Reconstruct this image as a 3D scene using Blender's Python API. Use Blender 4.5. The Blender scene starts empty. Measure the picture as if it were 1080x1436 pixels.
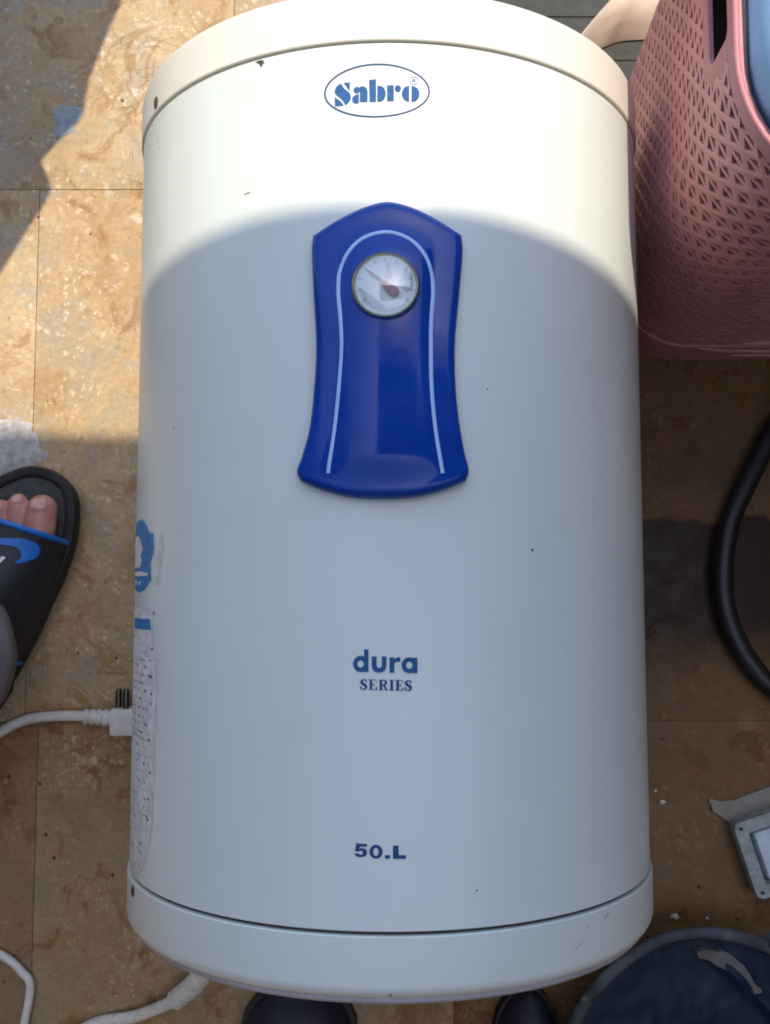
import bpy, bmesh, math, random
from mathutils import Vector, Matrix, noise
from mathutils.geometry import tessellate_polygon

random.seed(7)
PI = math.pi
scn = bpy.context.scene
COL = scn.collection

# ------------------------------------------------------------------ camera
cam_d = bpy.data.cameras.new('camera')
cam = bpy.data.objects.new('camera', cam_d)
COL.objects.link(cam)
cam.location = (-0.0034, -0.037, 1.0122)
cam.rotation_euler = (0.0839, 0.0, -0.001)
cam_d.sensor_fit = 'VERTICAL'
cam_d.sensor_height = 24.0
cam_d.lens = 24.0 * 1400 / 1436
cam_d.clip_start = 0.02
cam_d.clip_end = 100.0
scn.camera = cam

# ------------------------------------------------------------------ sky, sun, exposure
SUN = Vector((0.14, 0.227, 1.0)).normalized()          # towards the sun
world = bpy.data.worlds.new('World')
scn.world = world
world.use_nodes = True
wn = world.node_tree
for n in list(wn.nodes):
    wn.nodes.remove(n)
sky = wn.nodes.new('ShaderNodeTexSky')
sky.sky_type = 'NISHITA'
sky.sun_disc = False
sky.air_density = 1.0
sky.dust_density = 1.2
sky.ozone_density = 1.0
sky.sun_elevation = math.asin(SUN.z)
sky.sun_rotation = math.atan2(SUN.x, SUN.y)
bg = wn.nodes.new('ShaderNodeBackground')
bg.inputs['Strength'].default_value = 0.15
wo = wn.nodes.new('ShaderNodeOutputWorld')
wn.links.new(sky.outputs[0], bg.inputs[0])
wn.links.new(bg.outputs[0], wo.inputs[0])

sun_d = bpy.data.lights.new('sun', 'SUN')
sun_d.energy = 2.0
sun_d.angle = math.radians(0.53)
sun_d.color = (1.0, 0.895, 0.735)
sun = bpy.data.objects.new('sun', sun_d)
COL.objects.link(sun)
sun.rotation_euler = SUN.to_track_quat('Z', 'Y').to_euler()
sun.location = (0.5, 0.8, 4)

vs = scn.view_settings
vs.view_transform = 'Standard'
vs.look = 'None'
vs.exposure = 1.25
vs.gamma = 1.0
vs.use_curve_mapping = False
scn.cycles.filter_width = 1.9

# ------------------------------------------------------------------ helpers: objects
def tag(o, label=None, cat=None, group=None, kind=None):
    if label: o['label'] = label
    if cat: o['category'] = cat
    if group: o['group'] = group
    if kind: o['kind'] = kind
    return o

def empty(name, loc=(0, 0, 0)):
    o = bpy.data.objects.new(name, None)
    o.empty_display_size = 0.05
    o.location = loc
    COL.objects.link(o)
    return o

def world_off(o):
    v = Vector((0, 0, 0))
    while o is not None:
        v += o.location
        o = o.parent
    return v

def obj(name, bm, mat, parent=None, smooth=None):
    """bmesh with world coordinates -> one linked mesh object"""
    me = bpy.data.meshes.new(name)
    bmesh.ops.recalc_face_normals(bm, faces=bm.faces) if smooth != 'keep' else None
    bm.to_mesh(me)
    bm.free()
    if smooth is not None:
        for p in me.polygons:
            p.use_smooth = True
        if smooth != 'keep':
            me.set_sharp_from_angle(angle=math.radians(smooth))
    me.materials.append(mat)
    o = bpy.data.objects.new(name, me)
    COL.objects.link(o)
    if parent is not None:
        o.parent = parent
        me.transform(Matrix.Translation(-world_off(parent)))
    return o

def bake(o):
    """apply modifiers of a mesh object in place"""
    dg = bpy.context.evaluated_depsgraph_get()
    me = bpy.data.meshes.new_from_object(o.evaluated_get(dg))
    old = o.data
    o.modifiers.clear()
    o.data = me
    bpy.data.meshes.remove(old)

def lathe(bm, profile, seg, frame):
    """profile [(t, r)] along an axis; frame(t, r, a) -> Vector"""
    rings = []
    for t, r in profile:
        if r < 1e-6:
            rings.append([bm.verts.new(frame(t, 0, 0))])
        else:
            rings.append([bm.verts.new(frame(t, r, 2 * PI * k / seg)) for k in range(seg)])
    for A, B in zip(rings[:-1], rings[1:]):
        for k in range(seg):
            k2 = (k + 1) % seg
            if len(A) == 1 and len(B) == 1:
                continue
            if len(A) == 1:
                bm.faces.new((A[0], B[k], B[k2]))
            elif len(B) == 1:
                bm.faces.new((A[k], A[k2], B[0]))
            else:
                bm.faces.new((A[k], A[k2], B[k2], B[k]))
    return bm

def catmull(pts, n=8, closed=False):
    pts = [Vector(p) for p in pts]
    out = []
    m = len(pts)
    rng = range(m if closed else m - 1)
    for i in rng:
        if closed:
            p0, p1, p2, p3 = pts[(i - 1) % m], pts[i], pts[(i + 1) % m], pts[(i + 2) % m]
        else:
            p0 = pts[i - 1] if i > 0 else pts[0] * 2 - pts[1]
            p1, p2 = pts[i], pts[i + 1]
            p3 = pts[i + 2] if i + 2 < m else pts[-1] * 2 - pts[-2]
        for k in range(n):
            t = k / n
            out.append(0.5 * ((2 * p1) + (p2 - p0) * t + (2 * p0 - 5 * p1 + 4 * p2 - p3) * t * t
                              + (3 * p1 - p0 - 3 * p2 + p3) * t ** 3))
    if not closed:
        out.append(pts[-1].copy())
    return out

def tube(bm, pts, rad, seg=10, closed=False, flat=None):
    """sweep a circle along points; rad number or function(i, n)"""
    n = len(pts)
    rings = []
    up = Vector((0, 0, 1))
    for i, p in enumerate(pts):
        a = pts[(i - 1) % n] if (closed or i > 0) else p
        b = pts[(i + 1) % n] if (closed or i < n - 1) else p
        t = (b - a).normalized()
        ref = up if abs(t.dot(up)) < 0.95 else Vector((1, 0, 0))
        s = t.cross(ref).normalized()
        u = s.cross(t).normalized()
        r = rad(i, n) if callable(rad) else rad
        rings.append([bm.verts.new(p + s * (math.cos(2 * PI * k / seg) * r)
                                   + u * (math.sin(2 * PI * k / seg) * r * (flat or 1))) for k in range(seg)])
    m = n if closed else n - 1
    for i in range(m):
        A, B = rings[i], rings[(i + 1) % n]
        for k in range(seg):
            k2 = (k + 1) % seg
            bm.faces.new((A[k], A[k2], B[k2], B[k]))
    if not closed:
        bm.faces.new(rings[0][::-1])
        bm.faces.new(rings[-1])
    return bm

def box(bm, x0, x1, y0, y1, z0, z1, bevel=0.0, mat=None):
    m = Matrix.Translation(((x0 + x1) / 2, (y0 + y1) / 2, (z0 + z1) / 2)) @ \
        Matrix.Diagonal((x1 - x0, y1 - y0, z1 - z0, 1))
    r = bmesh.ops.create_cube(bm, size=1.0, matrix=m)
    if bevel:
        es = set()
        for v in r['verts']:
            es.update(v.link_edges)
        bmesh.ops.bevel(bm, geom=list(es), offset=bevel, segments=2, affect='EDGES', profile=0.6)
    return bm

def slab_poly(bm, pts2, z0, z1, jitter=0.0):
    """extruded polygon, optionally with an uneven top"""
    lo = [bm.verts.new((x, y, z0)) for x, y in pts2]
    hi = [bm.verts.new((x, y, z1 + random.uniform(-jitter, jitter))) for x, y in pts2]
    n = len(pts2)
    tris = tessellate_polygon([[Vector((x, y, 0)) for x, y in pts2]])
    for a, b, c in tris:
        bm.faces.new((hi[a], hi[b], hi[c]))
        bm.faces.new((lo[c], lo[b], lo[a]))
    for i in range(n):
        j = (i + 1) % n
        bm.faces.new((lo[i], lo[j], hi[j], hi[i]))
    return bm

def interp(tab, x):
    """smooth interpolation in a table sorted by x"""
    if x <= tab[0][0]: return tab[0][1]
    if x >= tab[-1][0]: return tab[-1][1]
    for i in range(len(tab) - 1):
        x0, y0 = tab[i]; x1, y1 = tab[i + 1]
        if x0 <= x <= x1:
            m0 = (y1 - tab[i - 1][1]) / (x1 - tab[i - 1][0]) if i > 0 else (y1 - y0) / (x1 - x0)
            m1 = (tab[i + 2][1] - y0) / (tab[i + 2][0] - x0) if i + 2 < len(tab) else (y1 - y0) / (x1 - x0)
            h = x1 - x0
            t = (x - x0) / h
            return ((2 * t ** 3 - 3 * t * t + 1) * y0 + (t ** 3 - 2 * t * t + t) * h * m0
                    + (-2 * t ** 3 + 3 * t * t) * y1 + (t ** 3 - t * t) * h * m1)

# ------------------------------------------------------------------ helpers: materials
class NT:
    def __init__(self, name):
        self.m = bpy.data.materials.new(name)
        self.m.use_nodes = True
        self.t = self.m.node_tree
        self.b = self.t.nodes['Principled BSDF']
        self.geo = None
    def n(self, typ, **kw):
        nd = self.t.nodes.new(typ)
        for k, v in kw.items():
            setattr(nd, k, v)
        return nd
    def set(self, sock, v):
        if hasattr(v, 'is_output') and v.is_output:
            self.t.links.new(v, sock)
        else:
            if isinstance(v, tuple) and len(v) == 3 and sock.type == 'RGBA':
                v = v + (1.0,)
            sock.default_value = v
        return self
    def p(self, **kw):
        for k, v in kw.items():
            self.set(self.b.inputs[k.replace('_', ' ')], v)
        return self
    def pos(self):
        if self.geo is None:
            self.geo = self.n('ShaderNodeNewGeometry')
        return self.geo.outputs['Position']
    def objco(self):
        return self.n('ShaderNodeTexCoord').outputs['Object']
    def mapping(self, v, loc=(0, 0, 0), scale=(1, 1, 1)):
        nd = self.n('ShaderNodeMapping')
        self.set(nd.inputs['Vector'], v)
        nd.inputs['Location'].default_value = loc
        nd.inputs['Scale'].default_value = scale
        return nd.outputs[0]
    def noise(self, v, scale, detail=4, rough=0.55, dist=0.0, out=0):
        nd = self.n('ShaderNodeTexNoise')
        self.set(nd.inputs['Vector'], v)
        nd.inputs['Scale'].default_value = scale
        nd.inputs['Detail'].default_value = detail
        nd.inputs['Roughness'].default_value = rough
        nd.inputs['Distortion'].default_value = dist
        return nd.outputs[out]
    def vor(self, v, scale, out='Distance', rnd=1.0, feature='F1'):
        nd = self.n('ShaderNodeTexVoronoi', feature=feature)
        self.set(nd.inputs['Vector'], v)
        nd.inputs['Scale'].default_value = scale
        nd.inputs['Randomness'].default_value = rnd
        return nd.outputs[out]
    def math(self, op, a, b=0.0, c=0.0, clamp=False):
        nd = self.n('ShaderNodeMath', operation=op, use_clamp=clamp)
        self.set(nd.inputs[0], a); self.set(nd.inputs[1], b); self.set(nd.inputs[2], c)
        return nd.outputs[0]
    def rng(self, v, a, b, c=0.0, d=1.0):
        nd = self.n('ShaderNodeMapRange', interpolation_type='SMOOTHSTEP')
        self.set(nd.inputs[0], v)
        for i, x in enumerate((a, b, c, d)):
            nd.inputs[i + 1].default_value = x
        return nd.outputs[0]
    def ramp(self, v, stops):
        nd = self.n('ShaderNodeValToRGB')
        self.set(nd.inputs[0], v)
        e = nd.color_ramp.elements
        while len(e) < len(stops):
            e.new(0.5)
        for i, (p, c) in enumerate(stops):
            e[i].position = p
            e[i].color = tuple(c) + (1.0,)
        return nd.outputs[0]
    def mix(self, f, a, b, mode='MIX'):
        nd = self.n('ShaderNodeMix', data_type='RGBA', blend_type=mode)
        self.set(nd.inputs[0], f)
        self.set(nd.inputs[6], a); self.set(nd.inputs[7], b)
        return nd.outputs[2]
    def sep(self, v):
        nd = self.n('ShaderNodeSeparateXYZ')
        self.set(nd.inputs[0], v)
        return nd.outputs
    def bump(self, h, strength=0.3, dist=0.002):
        nd = self.n('ShaderNodeBump')
        self.set(nd.inputs['Height'], h)
        nd.inputs['Strength'].default_value = strength
        nd.inputs['Distance'].default_value = dist
        self.set(self.b.inputs['Normal'], nd.outputs[0])
        return self

def simple(name, col, rough=0.5, var=0.0, scale=30, metal=0.0, bump=0.0, coat=0.0, dirt=None):
    t = NT(name)
    c = col
    if var or dirt:
        nz = t.noise(t.pos(), scale, 6, 0.6)
        dark = tuple(x * (1 - var) for x in col)
        lite = tuple(min(1, x * (1 + var)) for x in col)
        c = t.ramp(nz, [(0.3, dark), (0.7, lite)])
        if dirt:
            dm = t.rng(t.noise(t.pos(), scale * 2.3, 8, 0.7), 0.55, 0.72)
            c = t.mix(dm, c, dirt)
    t.p(Base_Color=c, Roughness=rough, Metallic=metal)
    if coat:
        t.p(Coat_Weight=coat, Coat_Roughness=0.12)
    if bump:
        t.bump(t.noise(t.pos(), scale * 3, 5, 0.6), bump, 0.001)
    return t.m

# ------------------------------------------------------------------ materials
def mat_floor():
    t = NT('polished terrazzo tile')
    P = t.pos()
    blot = t.noise(P, 7.0, 6, 0.62, 0.4)
    fine = t.noise(P, 38.0, 8, 0.68)
    grain = t.noise(P, 170.0, 4, 0.6)
    base = t.ramp(blot, [(0.30, (0.30, 0.185, 0.082)), (0.45, (0.40, 0.265, 0.132)),
                         (0.57, (0.45, 0.315, 0.175)), (0.72, (0.385, 0.285, 0.18))])
    base = t.mix(t.rng(fine, 0.40, 0.72, 0.0, 0.5), base, (0.53, 0.375, 0.215))
    mott = t.noise(t.mapping(P, (4, 9, 0)), 17.0, 7, 0.66, 1.1)
    base = t.mix(t.rng(mott, 0.50, 0.60, 0.0, 0.75), base, (0.35, 0.285, 0.20))
    base = t.mix(t.rng(mott, 0.45, 0.36, 0.0, 0.75), base, (0.26, 0.135, 0.05))
    base = t.mix(t.rng(grain, 0.35, 0.62, 0.30, 0.0), base, (0.24, 0.15, 0.07))
    # pale marble chips of odd shape, some of the cells only
    for sc, thr, amt in ((190.0, 0.60, 0.7), (105.0, 0.66, 0.65), (60.0, 0.82, 0.5)):
        wob = t.n('ShaderNodeVectorMath', operation='ADD')
        t.set(wob.inputs[0], P)
        sn = t.n('ShaderNodeVectorMath', operation='SCALE')
        t.set(sn.inputs[0], t.noise(P, 95.0, 4, 0.6, 0, 1)); sn.inputs['Scale'].default_value = 0.016
        t.set(wob.inputs[1], sn.outputs[0])
        d = t.vor(wob.outputs[0], sc, 'Distance')
        c = t.vor(wob.outputs[0], sc, 'Color')
        r = t.sep(c)[0]
        m = t.math('MULTIPLY', t.rng(d, 0.45, 0.15), t.rng(r, thr, thr + 0.2, 0, amt))
        m = t.math('MULTIPLY', m, t.rng(t.noise(P, 13.0, 3), 0.40, 0.6))
        base = t.mix(m, base, (0.68, 0.55, 0.40))
        m2 = t.math('MULTIPLY', t.rng(d, 0.40, 0.12), t.rng(t.sep(c)[1], 0.84, 0.96, 0, 0.4))
        base = t.mix(m2, base, (0.22, 0.125, 0.055))
    pale = t.noise(t.mapping(P, (11, 3, 0), (1, 1.6, 1)), 30.0, 8, 0.72, 0.8)
    base = t.mix(t.rng(pale, 0.58, 0.68, 0.0, 0.6), base, (0.62, 0.51, 0.39))
    # dark pits
    pit = t.math('MULTIPLY', t.rng(t.vor(P, 40.0, 'Distance'), 0.09, 0.04),
                 t.rng(t.sep(t.vor(P, 40.0, 'Color'))[2], 0.93, 0.96))
    base = t.mix(pit, base, (0.06, 0.035, 0.02))
    # rusty veins and hairline cracks in places
    v1 = t.math('ABSOLUTE', t.math('SUBTRACT', t.noise(P, 11.0, 5, 0.6, 1.2), 0.5))
    where = t.rng(t.noise(t.mapping(P, (3.1, 1.7, 0)), 4.5, 3), 0.46, 0.60)
    rust = t.math('MULTIPLY', t.rng(v1, 0.045, 0.004), where)
    base = t.mix(t.math('MULTIPLY', rust, 0.62), base, (0.26, 0.13, 0.04))
    v2 = t.math('ABSOLUTE', t.math('SUBTRACT', t.noise(t.mapping(P, (1.3, 5.2, 0)), 9.0, 5, 0.55, 0.8), 0.5))
    crack = t.math('MULTIPLY', t.rng(v2, 0.006, 0.0015), where)
    base = t.mix(t.math('MULTIPLY', crack, 0.22), base, (0.07, 0.04, 0.02))
    # grey film of dried dirt
    film = t.rng(t.noise(t.mapping(P, (8, 2, 0)), 5.5, 5, 0.6), 0.5, 0.68, 0, 0.6)
    base = t.mix(film, base, (0.30, 0.27, 0.215))
    # each tile has its own tint; some tints carry shade
    oi = t.n('ShaderNodeObjectInfo')
    base = t.mix(1.0, base, oi.outputs['Color'], 'MULTIPLY')
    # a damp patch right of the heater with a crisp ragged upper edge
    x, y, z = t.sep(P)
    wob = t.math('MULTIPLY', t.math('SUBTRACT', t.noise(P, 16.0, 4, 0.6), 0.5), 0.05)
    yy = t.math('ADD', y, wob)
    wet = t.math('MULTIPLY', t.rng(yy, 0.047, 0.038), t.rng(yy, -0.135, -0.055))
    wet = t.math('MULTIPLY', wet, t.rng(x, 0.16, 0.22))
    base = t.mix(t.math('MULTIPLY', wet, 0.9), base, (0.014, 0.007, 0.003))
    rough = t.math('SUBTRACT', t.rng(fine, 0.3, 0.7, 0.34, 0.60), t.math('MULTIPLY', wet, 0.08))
    t.p(Base_Color=base, Roughness=rough)
    t.b.inputs['Specular IOR Level'].default_value = 0.22
    hgt = t.math('ADD', t.math('MULTIPLY', fine, 0.7), t.math('MULTIPLY', grain, 0.4))
    hgt = t.math('SUBTRACT', hgt, t.math('ADD', pit, crack))
    t.bump(hgt, 0.45, 0.0016)
    return t.m

def mat_enamel(name, col, rough=0.3, specks=True):
    t = NT(name)
    P = t.pos()
    c = t.ramp(t.noise(P, 4.0, 5, 0.6), [(0.3, tuple(x * 0.955 for x in col)), (0.7, col)])
    if specks:
        v = t.vor(P, 34.0, 'Distance')
        r = t.sep(t.vor(P, 34.0, 'Color'))[0]
        s = t.math('MULTIPLY', t.rng(v, 0.045, 0.018), t.rng(r, 0.90, 0.93))
        v3 = t.vor(t.mapping(P, (0, 0, 0), (1, 0.45, 1)), 17.0, 'Distance')
        r3 = t.sep(t.vor(t.mapping(P, (0, 0, 0), (1, 0.45, 1)), 17.0, 'Color'))[1]
        s3 = t.math('MULTIPLY', t.rng(v3, 0.03, 0.012), t.rng(r3, 0.86, 0.9))
        c = t.mix(t.math('MULTIPLY', t.math('MAXIMUM', s, s3), 0.75), c, (0.16, 0.12, 0.08))
        streak = t.noise(t.mapping(P, (0.3, 0, 0.7), (1, 0.10, 1)), 42.0, 6, 0.7)
        c = t.mix(t.rng(streak, 0.55, 0.80, 0, 0.10), c, (0.40, 0.39, 0.36))
        rub = t.noise(t.mapping(P, (5, 2, 1)), 9.0, 8, 0.75, 0.7)
        c = t.mix(t.rng(rub, 0.56, 0.72, 0, 0.07), c, (0.36, 0.33, 0.28))
        grime = t.rng(t.noise(t.mapping(P, (2, 1, 4)), 26.0, 7, 0.7), 0.50, 0.85, 0, 0.05)
        c = t.mix(grime, c, (0.42, 0.38, 0.30))
    rr = t.rng(t.noise(P, 14.0, 6, 0.65), 0.3, 0.75, rough - 0.01, rough + 0.04)
    t.p(Base_Color=c, Roughness=rr)
    t.b.inputs['Specular IOR Level'].default_value = 0.5
    t.bump(t.math('ADD', t.noise(P, 6.0, 4, 0.5), t.math('MULTIPLY', t.noise(P, 24.0, 3, 0.5), 0.12)), 0.22, 0.006)
    return t.m

M = {}
M['floor'] = mat_floor()
M['grout'] = simple('cement grout', (0.17, 0.125, 0.085), 0.9, 0.35, 60, bump=0.4)
M['white'] = mat_enamel('white enamel sheet', (0.622, 0.662, 0.612))
M['capwhite'] = mat_enamel('white plastic', (0.61, 0.65, 0.595), 0.36)
M['cream'] = mat_enamel('ivory plastic', (0.69, 0.665, 0.57), 0.38)
M['liner'] = simple('dark gap liner', (0.06, 0.058, 0.05), 0.8, 0.3, 80)
M['blueabs'] = NT('royal blue plastic').p(Base_Color=(0.006, 0.030, 0.235), Roughness=0.2).m
_t = NT('royal blue plastic worn')
_c = _t.ramp(_t.noise(_t.pos(), 20, 6, 0.6), [(0.35, (0.002, 0.036, 0.25)), (0.7, (0.004, 0.05, 0.31))])
_s = _t.math('MULTIPLY', _t.rng(_t.vor(_t.pos(), 60, 'Distance'), 0.06, 0.02),
             _t.rng(_t.sep(_t.vor(_t.pos(), 60, 'Color'))[0], 0.88, 0.92))
_c = _t.mix(_t.math('MULTIPLY', _s, 0.5), _c, (0.25, 0.25, 0.35))
_t.p(Base_Color=_c, Roughness=_t.rng(_t.noise(_t.pos(), 45, 7, 0.7), 0.35, 0.7, 0.07, 0.17))
_t.b.inputs['Specular IOR Level'].default_value = 0.3
_t.bump(_t.noise(_t.pos(), 18, 3), 0.06, 0.002)
M['blueabs'] = _t.m
M['stripe'] = simple('pale blue stripe paint', (0.36, 0.52, 0.78), 0.4)
M['print'] = simple('blue print', (0.004, 0.070, 0.215), 0.7, 0.25, 400)
M['printdark'] = simple('dark blue print', (0.002, 0.05, 0.165), 0.7, 0.25, 400)
M['ring'] = simple('slate blue print', (0.016, 0.05, 0.125), 0.7, 0.2, 300)
M['chrome'] = simple('dull metal bezel', (0.50, 0.52, 0.46), 0.25, 0.2, 200, metal=1.0)
M['dial'] = simple('white dial', (0.72, 0.74, 0.74), 0.5, 0.08, 90)
M['dialgrey'] = simple('grey dial print', (0.50, 0.54, 0.55), 0.5)
M['tick'] = simple('dial tick print', (0.30, 0.32, 0.34), 0.5)
M['needle'] = simple('rusty red needle', (0.36, 0.22, 0.23), 0.5, 0.2, 200)
_g = NT('dial window')
_tr = _g.n('ShaderNodeBsdfTransparent'); _tr.inputs[0].default_value = (0.96, 0.98, 0.98, 1)
_gl = _g.n('ShaderNodeBsdfGlossy'); _gl.inputs['Roughness'].default_value = 0.06
_fr = _g.n('ShaderNodeLayerWeight'); _fr.inputs[0].default_value = 0.25
_fm = _g.rng(_fr.outputs['Facing'], 0.0, 1.0, 0.14, 0.55)
_mx = _g.n('ShaderNodeMixShader')
_g.t.links.new(_fm, _mx.inputs[0])
_g.t.links.new(_tr.outputs[0], _mx.inputs[1]); _g.t.links.new(_gl.outputs[0], _mx.inputs[2])
_g.t.links.new(_mx.outputs[0], _g.t.nodes['Material Output'].inputs[0])
M['glass'] = _g.m
M['sticker'] = simple('blue sticker', (0.005, 0.165, 0.42), 0.5, 0.35, 160, dirt=(0.20, 0.25, 0.32))
M['paper'] = simple('dirty paper label', (0.60, 0.59, 0.56), 0.75, 0.22, 90, bump=0.4, dirt=(0.33, 0.29, 0.25))
M['ink'] = simple('faded ink', (0.20, 0.19, 0.185), 0.7)
M['inkdark'] = simple('black ink', (0.03, 0.03, 0.03), 0.6)
M['screw'] = simple('rusty screw', (0.10, 0.08, 0.06), 0.55, 0.4, 300, metal=0.6)
M['pink'] = simple('salmon pink plastic', (0.60, 0.255, 0.24), 0.42, 0.12, 14)
M['pinkrim'] = simple('pink plastic rim', (0.50, 0.205, 0.215), 0.5, 0.1, 14)  # darker than the basket wall, the rim's shade is put into the colour
M['bluecloth'] = simple('light blue cloth', (0.30, 0.50, 0.74), 0.9, 0.1, 25, bump=0.3)
M['beige'] = simple('beige cloth', (0.52, 0.42, 0.33), 0.95, 0.16, 25, bump=0.4)
M['holeshade'] = simple('dark hole filling', (0.035, 0.018, 0.020), 0.95, 0.3, 40)
M['rubber'] = simple('black rubber', (0.012, 0.011, 0.011), 0.42, 0.2, 40)
M['cord'] = simple('white pvc', (0.60, 0.58, 0.53), 0.45, 0.15, 60, dirt=(0.40, 0.35, 0.27))
M['brass'] = simple('dull brass pin', (0.09, 0.085, 0.065), 0.35, 0.3, 100, metal=0.9)
M['sole'] = simple('black foam sole', (0.016, 0.016, 0.016), 0.75, 0.35, 60, bump=0.4)
M['insole'] = simple('charcoal insole', (0.034, 0.036, 0.034), 0.8, 0.35, 90, bump=0.5)
M['strap'] = simple('black strap', (0.012, 0.013, 0.019), 0.6, 0.3, 80, bump=0.3)
M['strapblue'] = simple('blue strap trim', (0.006, 0.125, 0.46), 0.5, 0.15, 80)
M['whiteprint'] = simple('white print', (0.55, 0.57, 0.60), 0.6)
_t = NT('skin')
_c = _t.ramp(_t.noise(_t.pos(), 70, 6, 0.6), [(0.3, (0.30, 0.115, 0.085)), (0.55, (0.41, 0.185, 0.14)), (0.75, (0.48, 0.24, 0.19))])
_t.p(Base_Color=_c, Roughness=0.48)
_t.b.inputs['Subsurface Weight'].default_value = 0.12
_t.b.inputs['Subsurface Radius'].default_value = (0.008, 0.003, 0.0015)
_t.b.inputs['Subsurface Scale'].default_value = 0.6
_t.bump(_t.noise(_t.pos(), 420, 4, 0.6), 0.3, 0.0006)
M['skin'] = _t.m
M['nail'] = simple('toenail', (0.49, 0.28, 0.23), 0.4, 0.15, 150)
M['trouser'] = simple('lilac grey cloth', (0.25, 0.235, 0.275), 0.95, 0.12, 60, bump=0.4)
M['navy'] = simple('navy leather', (0.010, 0.013, 0.032), 0.5, 0.3, 60)
M['black'] = simple('black sole', (0.010, 0.010, 0.011), 0.7)
_t = NT('dusty blue plastic')
_d = _t.rng(_t.noise(_t.pos(), 24, 8, 0.7, 0.6), 0.48, 0.70, 0.0, 0.5)
_c = _t.mix(_d, (0.0015, 0.012, 0.030), (0.030, 0.055, 0.072))
_s = _t.rng(_t.noise(_t.mapping(_t.pos(), (0, 3, 0), (1, 2.5, 1)), 60, 8, 0.75), 0.68, 0.76, 0, 0.4)
_c = _t.mix(_s, _c, (0.14, 0.16, 0.17))
_t.p(Base_Color=_c, Roughness=0.6)
_t.b.inputs['Specular IOR Level'].default_value = 0.25
M['tub'] = _t.m
M['dustrim'] = simple('dusty grey plastic rim', (0.065, 0.075, 0.088), 0.8, 0.7, 22, dirt=(0.15, 0.15, 0.145))
M['dust'] = simple('dry cement dust', (0.115, 0.115, 0.105), 0.95, 0.3, 60, bump=0.5)
M['steel'] = simple('painted grey steel', (0.27, 0.31, 0.29), 0.45, 0.3, 90, dirt=(0.16, 0.13, 0.10))
M['panel'] = simple('bluish white plate', (0.50, 0.57, 0.62), 0.35, 0.1, 60)
M['card'] = simple('grey cardboard', (0.26, 0.235, 0.195), 0.95, 0.15, 70, bump=0.3)
M['plaster'] = simple('spilt white plaster', (0.37, 0.35, 0.33), 0.95, 0.3, 110, bump=0.9, dirt=(0.26, 0.24, 0.21))
M['plasterblue'] = simple('grey cement skim', (0.25, 0.27, 0.28), 0.9, 0.25, 110, bump=0.6)
M['crumb'] = simple('white crumb', (0.62, 0.58, 0.50), 0.9, 0.2, 200)
M['wall'] = simple('added wall plaster', (0.12, 0.095, 0.075), 0.9, 0.2, 8, bump=0.4)
M['concrete'] = simple('added concrete slab', (0.30, 0.29, 0.27), 0.9, 0.2, 8, bump=0.3)
M['shadow_grey'] = simple('grey shadow sheet', (0.16, 0.16, 0.17), 0.8, 0.2, 12)

# ================================================================== THE SETTING
bm = bmesh.new()
box(bm, -4, 4, -4, 4, -0.06, -0.0016)
floor = tag(obj('floor', bm, M['grout']), 'brown terrazzo tile floor', None, None, 'structure')

def floor_tile(x0, x1, y0, y1, tint, dz):
    bm = bmesh.new()
    g = 0.0003
    box(bm, x0 + g, x1 - g, y0 + g, y1 - g, -0.012, dz, 0.0007)
    o = obj('tile', bm, M['floor'], floor, 30)
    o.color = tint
    return o

rows = [(-1.26, -0.711, -0.25), (-0.711, -0.162, -0.35), (-0.162, 0.387, -0.364), (0.387, 0.936, -0.163), (0.936, 1.485, -0.30)]
for y0, y1, xs in rows:
    for k in range(-3, 4):
        x0 = xs + 0.413 * k
        q = random.uniform(0.93, 1.04)
        w = random.uniform(-0.02, 0.02)
        tint = [q + w, q, q - w, 1]
        if -0.2 < y0 < 0 and -0.4 < x0 < -0.3:            # the palest tile
            tint = [1.0, 0.995, 0.98, 1]
        if x0 > 0.04 and y0 < 0.3:                        # browner tiles right of the heater, darkened further for blocked light
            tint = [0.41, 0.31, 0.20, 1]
        if x0 + 0.413 < -0.3 and y0 < -0.2:               # stained tile at the far left
            tint = [0.62, 0.48, 0.38, 1]
        if y0 < -0.2 and -0.4 < x0 < -0.3:                # lower left tile greyed and darkened, dimmer light put into its tint
            tint = [0.74, 0.72, 0.66, 1]
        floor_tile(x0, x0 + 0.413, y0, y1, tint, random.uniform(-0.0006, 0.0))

# unseen walls and slab, added to cut sky light and shade the near part
bm = bmesh.new()
box(bm, 1.60, 1.80, -1.2, 1.6, -0.003, 2.55, 0.004)
tag(obj('wall', bm, M['wall']), 'unseen wall at the right, added to cut the light', 'wall', None, 'structure')
bm = bmesh.new()
box(bm, -1.5, 1.599, -1.30, -1.10, -0.003, 2.55, 0.004)
tag(obj('wall', bm, M['wall']), 'unseen wall behind the camera, added to darken the near floor', 'wall', None, 'structure')
bm = bmesh.new()
box(bm, -1.20, -1.00, -1.098, 0.45, -0.003, 2.2, 0.004)
tag(obj('wall', bm, M['wall']), 'unseen wall at the left, added to cut the sky light', 'wall', None, 'structure')
ZS = 2.2
def edge_y(x):
    return 0.117 + 0.232 * ZS - 0.033 * x
bm = bmesh.new()
slab_poly(bm, [(1.599, edge_y(1.599)), (-0.25, edge_y(-0.25)), (-0.25, 0.0), (1.599, 0.0)], ZS, ZS + 0.08)
tag(obj('shade_roof', bm, M['concrete']), 'unseen concrete roof slab, added to cast the shade edge', 'roof', None, 'structure')

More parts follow.
